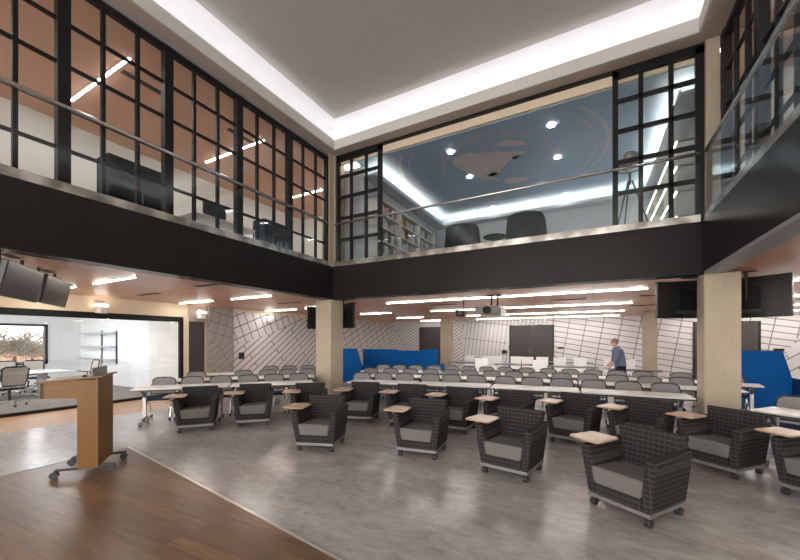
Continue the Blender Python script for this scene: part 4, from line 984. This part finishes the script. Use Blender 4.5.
# ---------------------------------------------------------------- person
def skin_obj(name, verts, edges, radii, mat, parent, root=0, sub=2):
    me = bpy.data.meshes.new(name); me.from_pydata(verts, edges, []); me.materials.append(mat)
    o = bpy.data.objects.new(name, me); C.objects.link(o); o.parent = parent
    o.modifiers.new('skin', 'SKIN').use_smooth_shade = True
    for i, r_ in enumerate(radii):
        sv = me.skin_vertices[0].data[i]; sv.radius = r_ if isinstance(r_, tuple) else (r_, r_); sv.use_root = (i == root)
    s_ = o.modifiers.new('sub', 'SUBSURF'); s_.levels = sub; s_.render_levels = sub
    return o
# local frame: +x = facing direction, +z up, +y = the person's left
pe = empty('person', (0.72, 12.35, 0), R(184)); tag(pe, 'person in a blue checked shirt and dark trousers leaning over the rear tables', 'person')
V = [(0,0,0.95),(0.03,0,1.12),(0.08,0,1.32),(0.11,0,1.45),(0.135,0,1.53),(0.165,0,1.60),(0.185,0,1.68),         # 0 pelvis..6 crown
     (0.10,0.19,1.41),(0.13,0.25,1.15),(0.27,0.21,0.94),(0.32,0.20,0.89),          # left arm 7-10
     (0.10,-0.19,1.41),(0.14,-0.26,1.15),(0.29,-0.20,0.95),(0.34,-0.19,0.90),       # right arm 11-14
     (0.0,0.10,0.88),(0.05,0.11,0.50),(0.0,0.11,0.09),(0.14,0.12,0.045),             # left leg 15-18
     (0.0,-0.10,0.88),(0.02,-0.11,0.50),(-0.06,-0.11,0.09),(0.08,-0.12,0.045)]       # right leg 19-22
Ed = [(0,1),(1,2),(2,3),(3,4),(4,5),(5,6),(3,7),(7,8),(8,9),(9,10),(3,11),(11,12),(12,13),(13,14),(0,15),(15,16),(16,17),(17,18),(0,19),(19,20),(20,21),(21,22)]
Rd = [(0.08,0.09),(0.075,0.085),(0.08,0.10),(0.055,0.07),0.052,(0.088,0.072),(0.07,0.06),0.042,0.040,0.034,0.034,0.042,0.040,0.034,0.034,0.06,0.045,0.035,0.04,0.06,0.045,0.035,0.04]
skin_obj('body', V, Ed, Rd, M['skin'], pe)
Sv = [V[0],V[1],V[2],V[3],V[7],V[8],(0.20,0.23,1.04),V[11],V[12],(0.21,-0.23,1.05)]
Sv[0] = (0.0,0,0.83); Sv.append((0.122,0,1.50)); Sv.append((0.012,0,0.96))
skin_obj('shirt', Sv, [(0,11),(11,1),(1,2),(2,3),(3,4),(4,5),(5,6),(3,7),(7,8),(8,9),(3,10)], [(0.155,0.175),(0.148,0.165),(0.155,0.19),(0.115,0.15),0.095,0.07,0.06,0.095,0.07,0.06,0.07,(0.155,0.172)], M['shirt'], pe)
skin_obj('trousers', [(0,0,0.98),V[15],V[16],V[17],V[19],V[20],V[21]], [(0,1),(1,2),(2,3),(0,4),(4,5),(5,6)], [(0.145,0.165),0.112,0.08,0.065,0.112,0.08,0.065], M['trouser'], pe)
MB().ball((0.145,0,1.655), 0.1, (1.0,0.84,0.98), 14).build('hair', M['hair'], pe, smooth=True)
MB().ball((0.262,0,1.60), 0.02, (1.1,0.7,1.3), 8).build('nose', M['skin'], pe, smooth=True)
for sy in (-1, 1):
    MB().ball((0.165, sy*0.075, 1.605), 0.03, (0.7,0.35,1.1), 8).build('ear', M['skin'], pe, smooth=True)
    MB().ball((0.243, sy*0.032, 1.625), 0.011, (0.6,1,0.8), 8).build('eye', M['black'], pe, smooth=True)
    sh_ = MB().ball((0.08 if sy > 0 else 0.02, sy*0.115, 0.045), 0.05, (2.5,0.95,0.9), 12).build('shoe', M['black'], pe, smooth=True)
    # hands: palm plus five bent fingers
    hx = 0.35 if sy > 0 else 0.37; hy = sy*0.195
    vv = [(hx-0.03,hy,0.885),(hx+0.02,hy,0.860)]; ee = [(0,1)]; rr = [(0.032,0.018),(0.038,0.018)]
    for k in range(4):
        oy = hy + (-0.03+0.02*k); b0 = len(vv)
        vv += [(hx+0.035,oy,0.853),(hx+0.068-0.004*abs(k-1.5),oy,0.838),(hx+0.092-0.006*abs(k-1.5),oy,0.808)]; ee += [(1,b0),(b0,b0+1),(b0+1,b0+2)]; rr += [0.0095,0.009,0.008]
    b0 = len(vv); vv += [(hx-0.005,hy-sy*0.038,0.868),(hx+0.025,hy-sy*0.058,0.84)]; ee += [(0,b0),(b0,b0+1)]; rr += [0.011,0.009]
    skin_obj('hand', vv, ee, rr, M['skin'], pe, 0, 1)

# ---------------------------------------------------------------- world, camera, view
w = bpy.data.worlds.new('world'); SC.world = w; w.use_nodes = True
t = w.node_tree; t.nodes.clear()
bg = N(t, 'ShaderNodeBackground'); ow = N(t, 'ShaderNodeOutputWorld'); bg.inputs[0].default_value = (1.0, 0.965, 0.93, 1); bg.inputs[1].default_value = 1.9
L(t, bg.outputs[0], ow.inputs[0])

cam = bpy.data.cameras.new('camera'); co_ = bpy.data.objects.new('camera', cam); C.objects.link(co_)
co_.location = (0, 0, 1.7); co_.rotation_euler = (R(90), 0, math.atan(193/356.0))
cam.sensor_width = 36; cam.sensor_fit = 'HORIZONTAL'; cam.lens = 356.0/800*36; cam.shift_y = 60/800.0; cam.clip_start = 0.05; cam.clip_end = 300
SC.camera = co_
SC.view_settings.view_transform = 'Standard'; SC.view_settings.look = 'None'; SC.view_settings.gamma = 1; SC.view_settings.use_curve_mapping = False
SC.view_settings.exposure = 1.5
SC.cycles.use_denoising = True
SC.cycles.max_bounces = 10; SC.cycles.transparent_max_bounces = 24; SC.cycles.diffuse_bounces = 5
SC.cycles.sample_clamp_indirect = 6.0
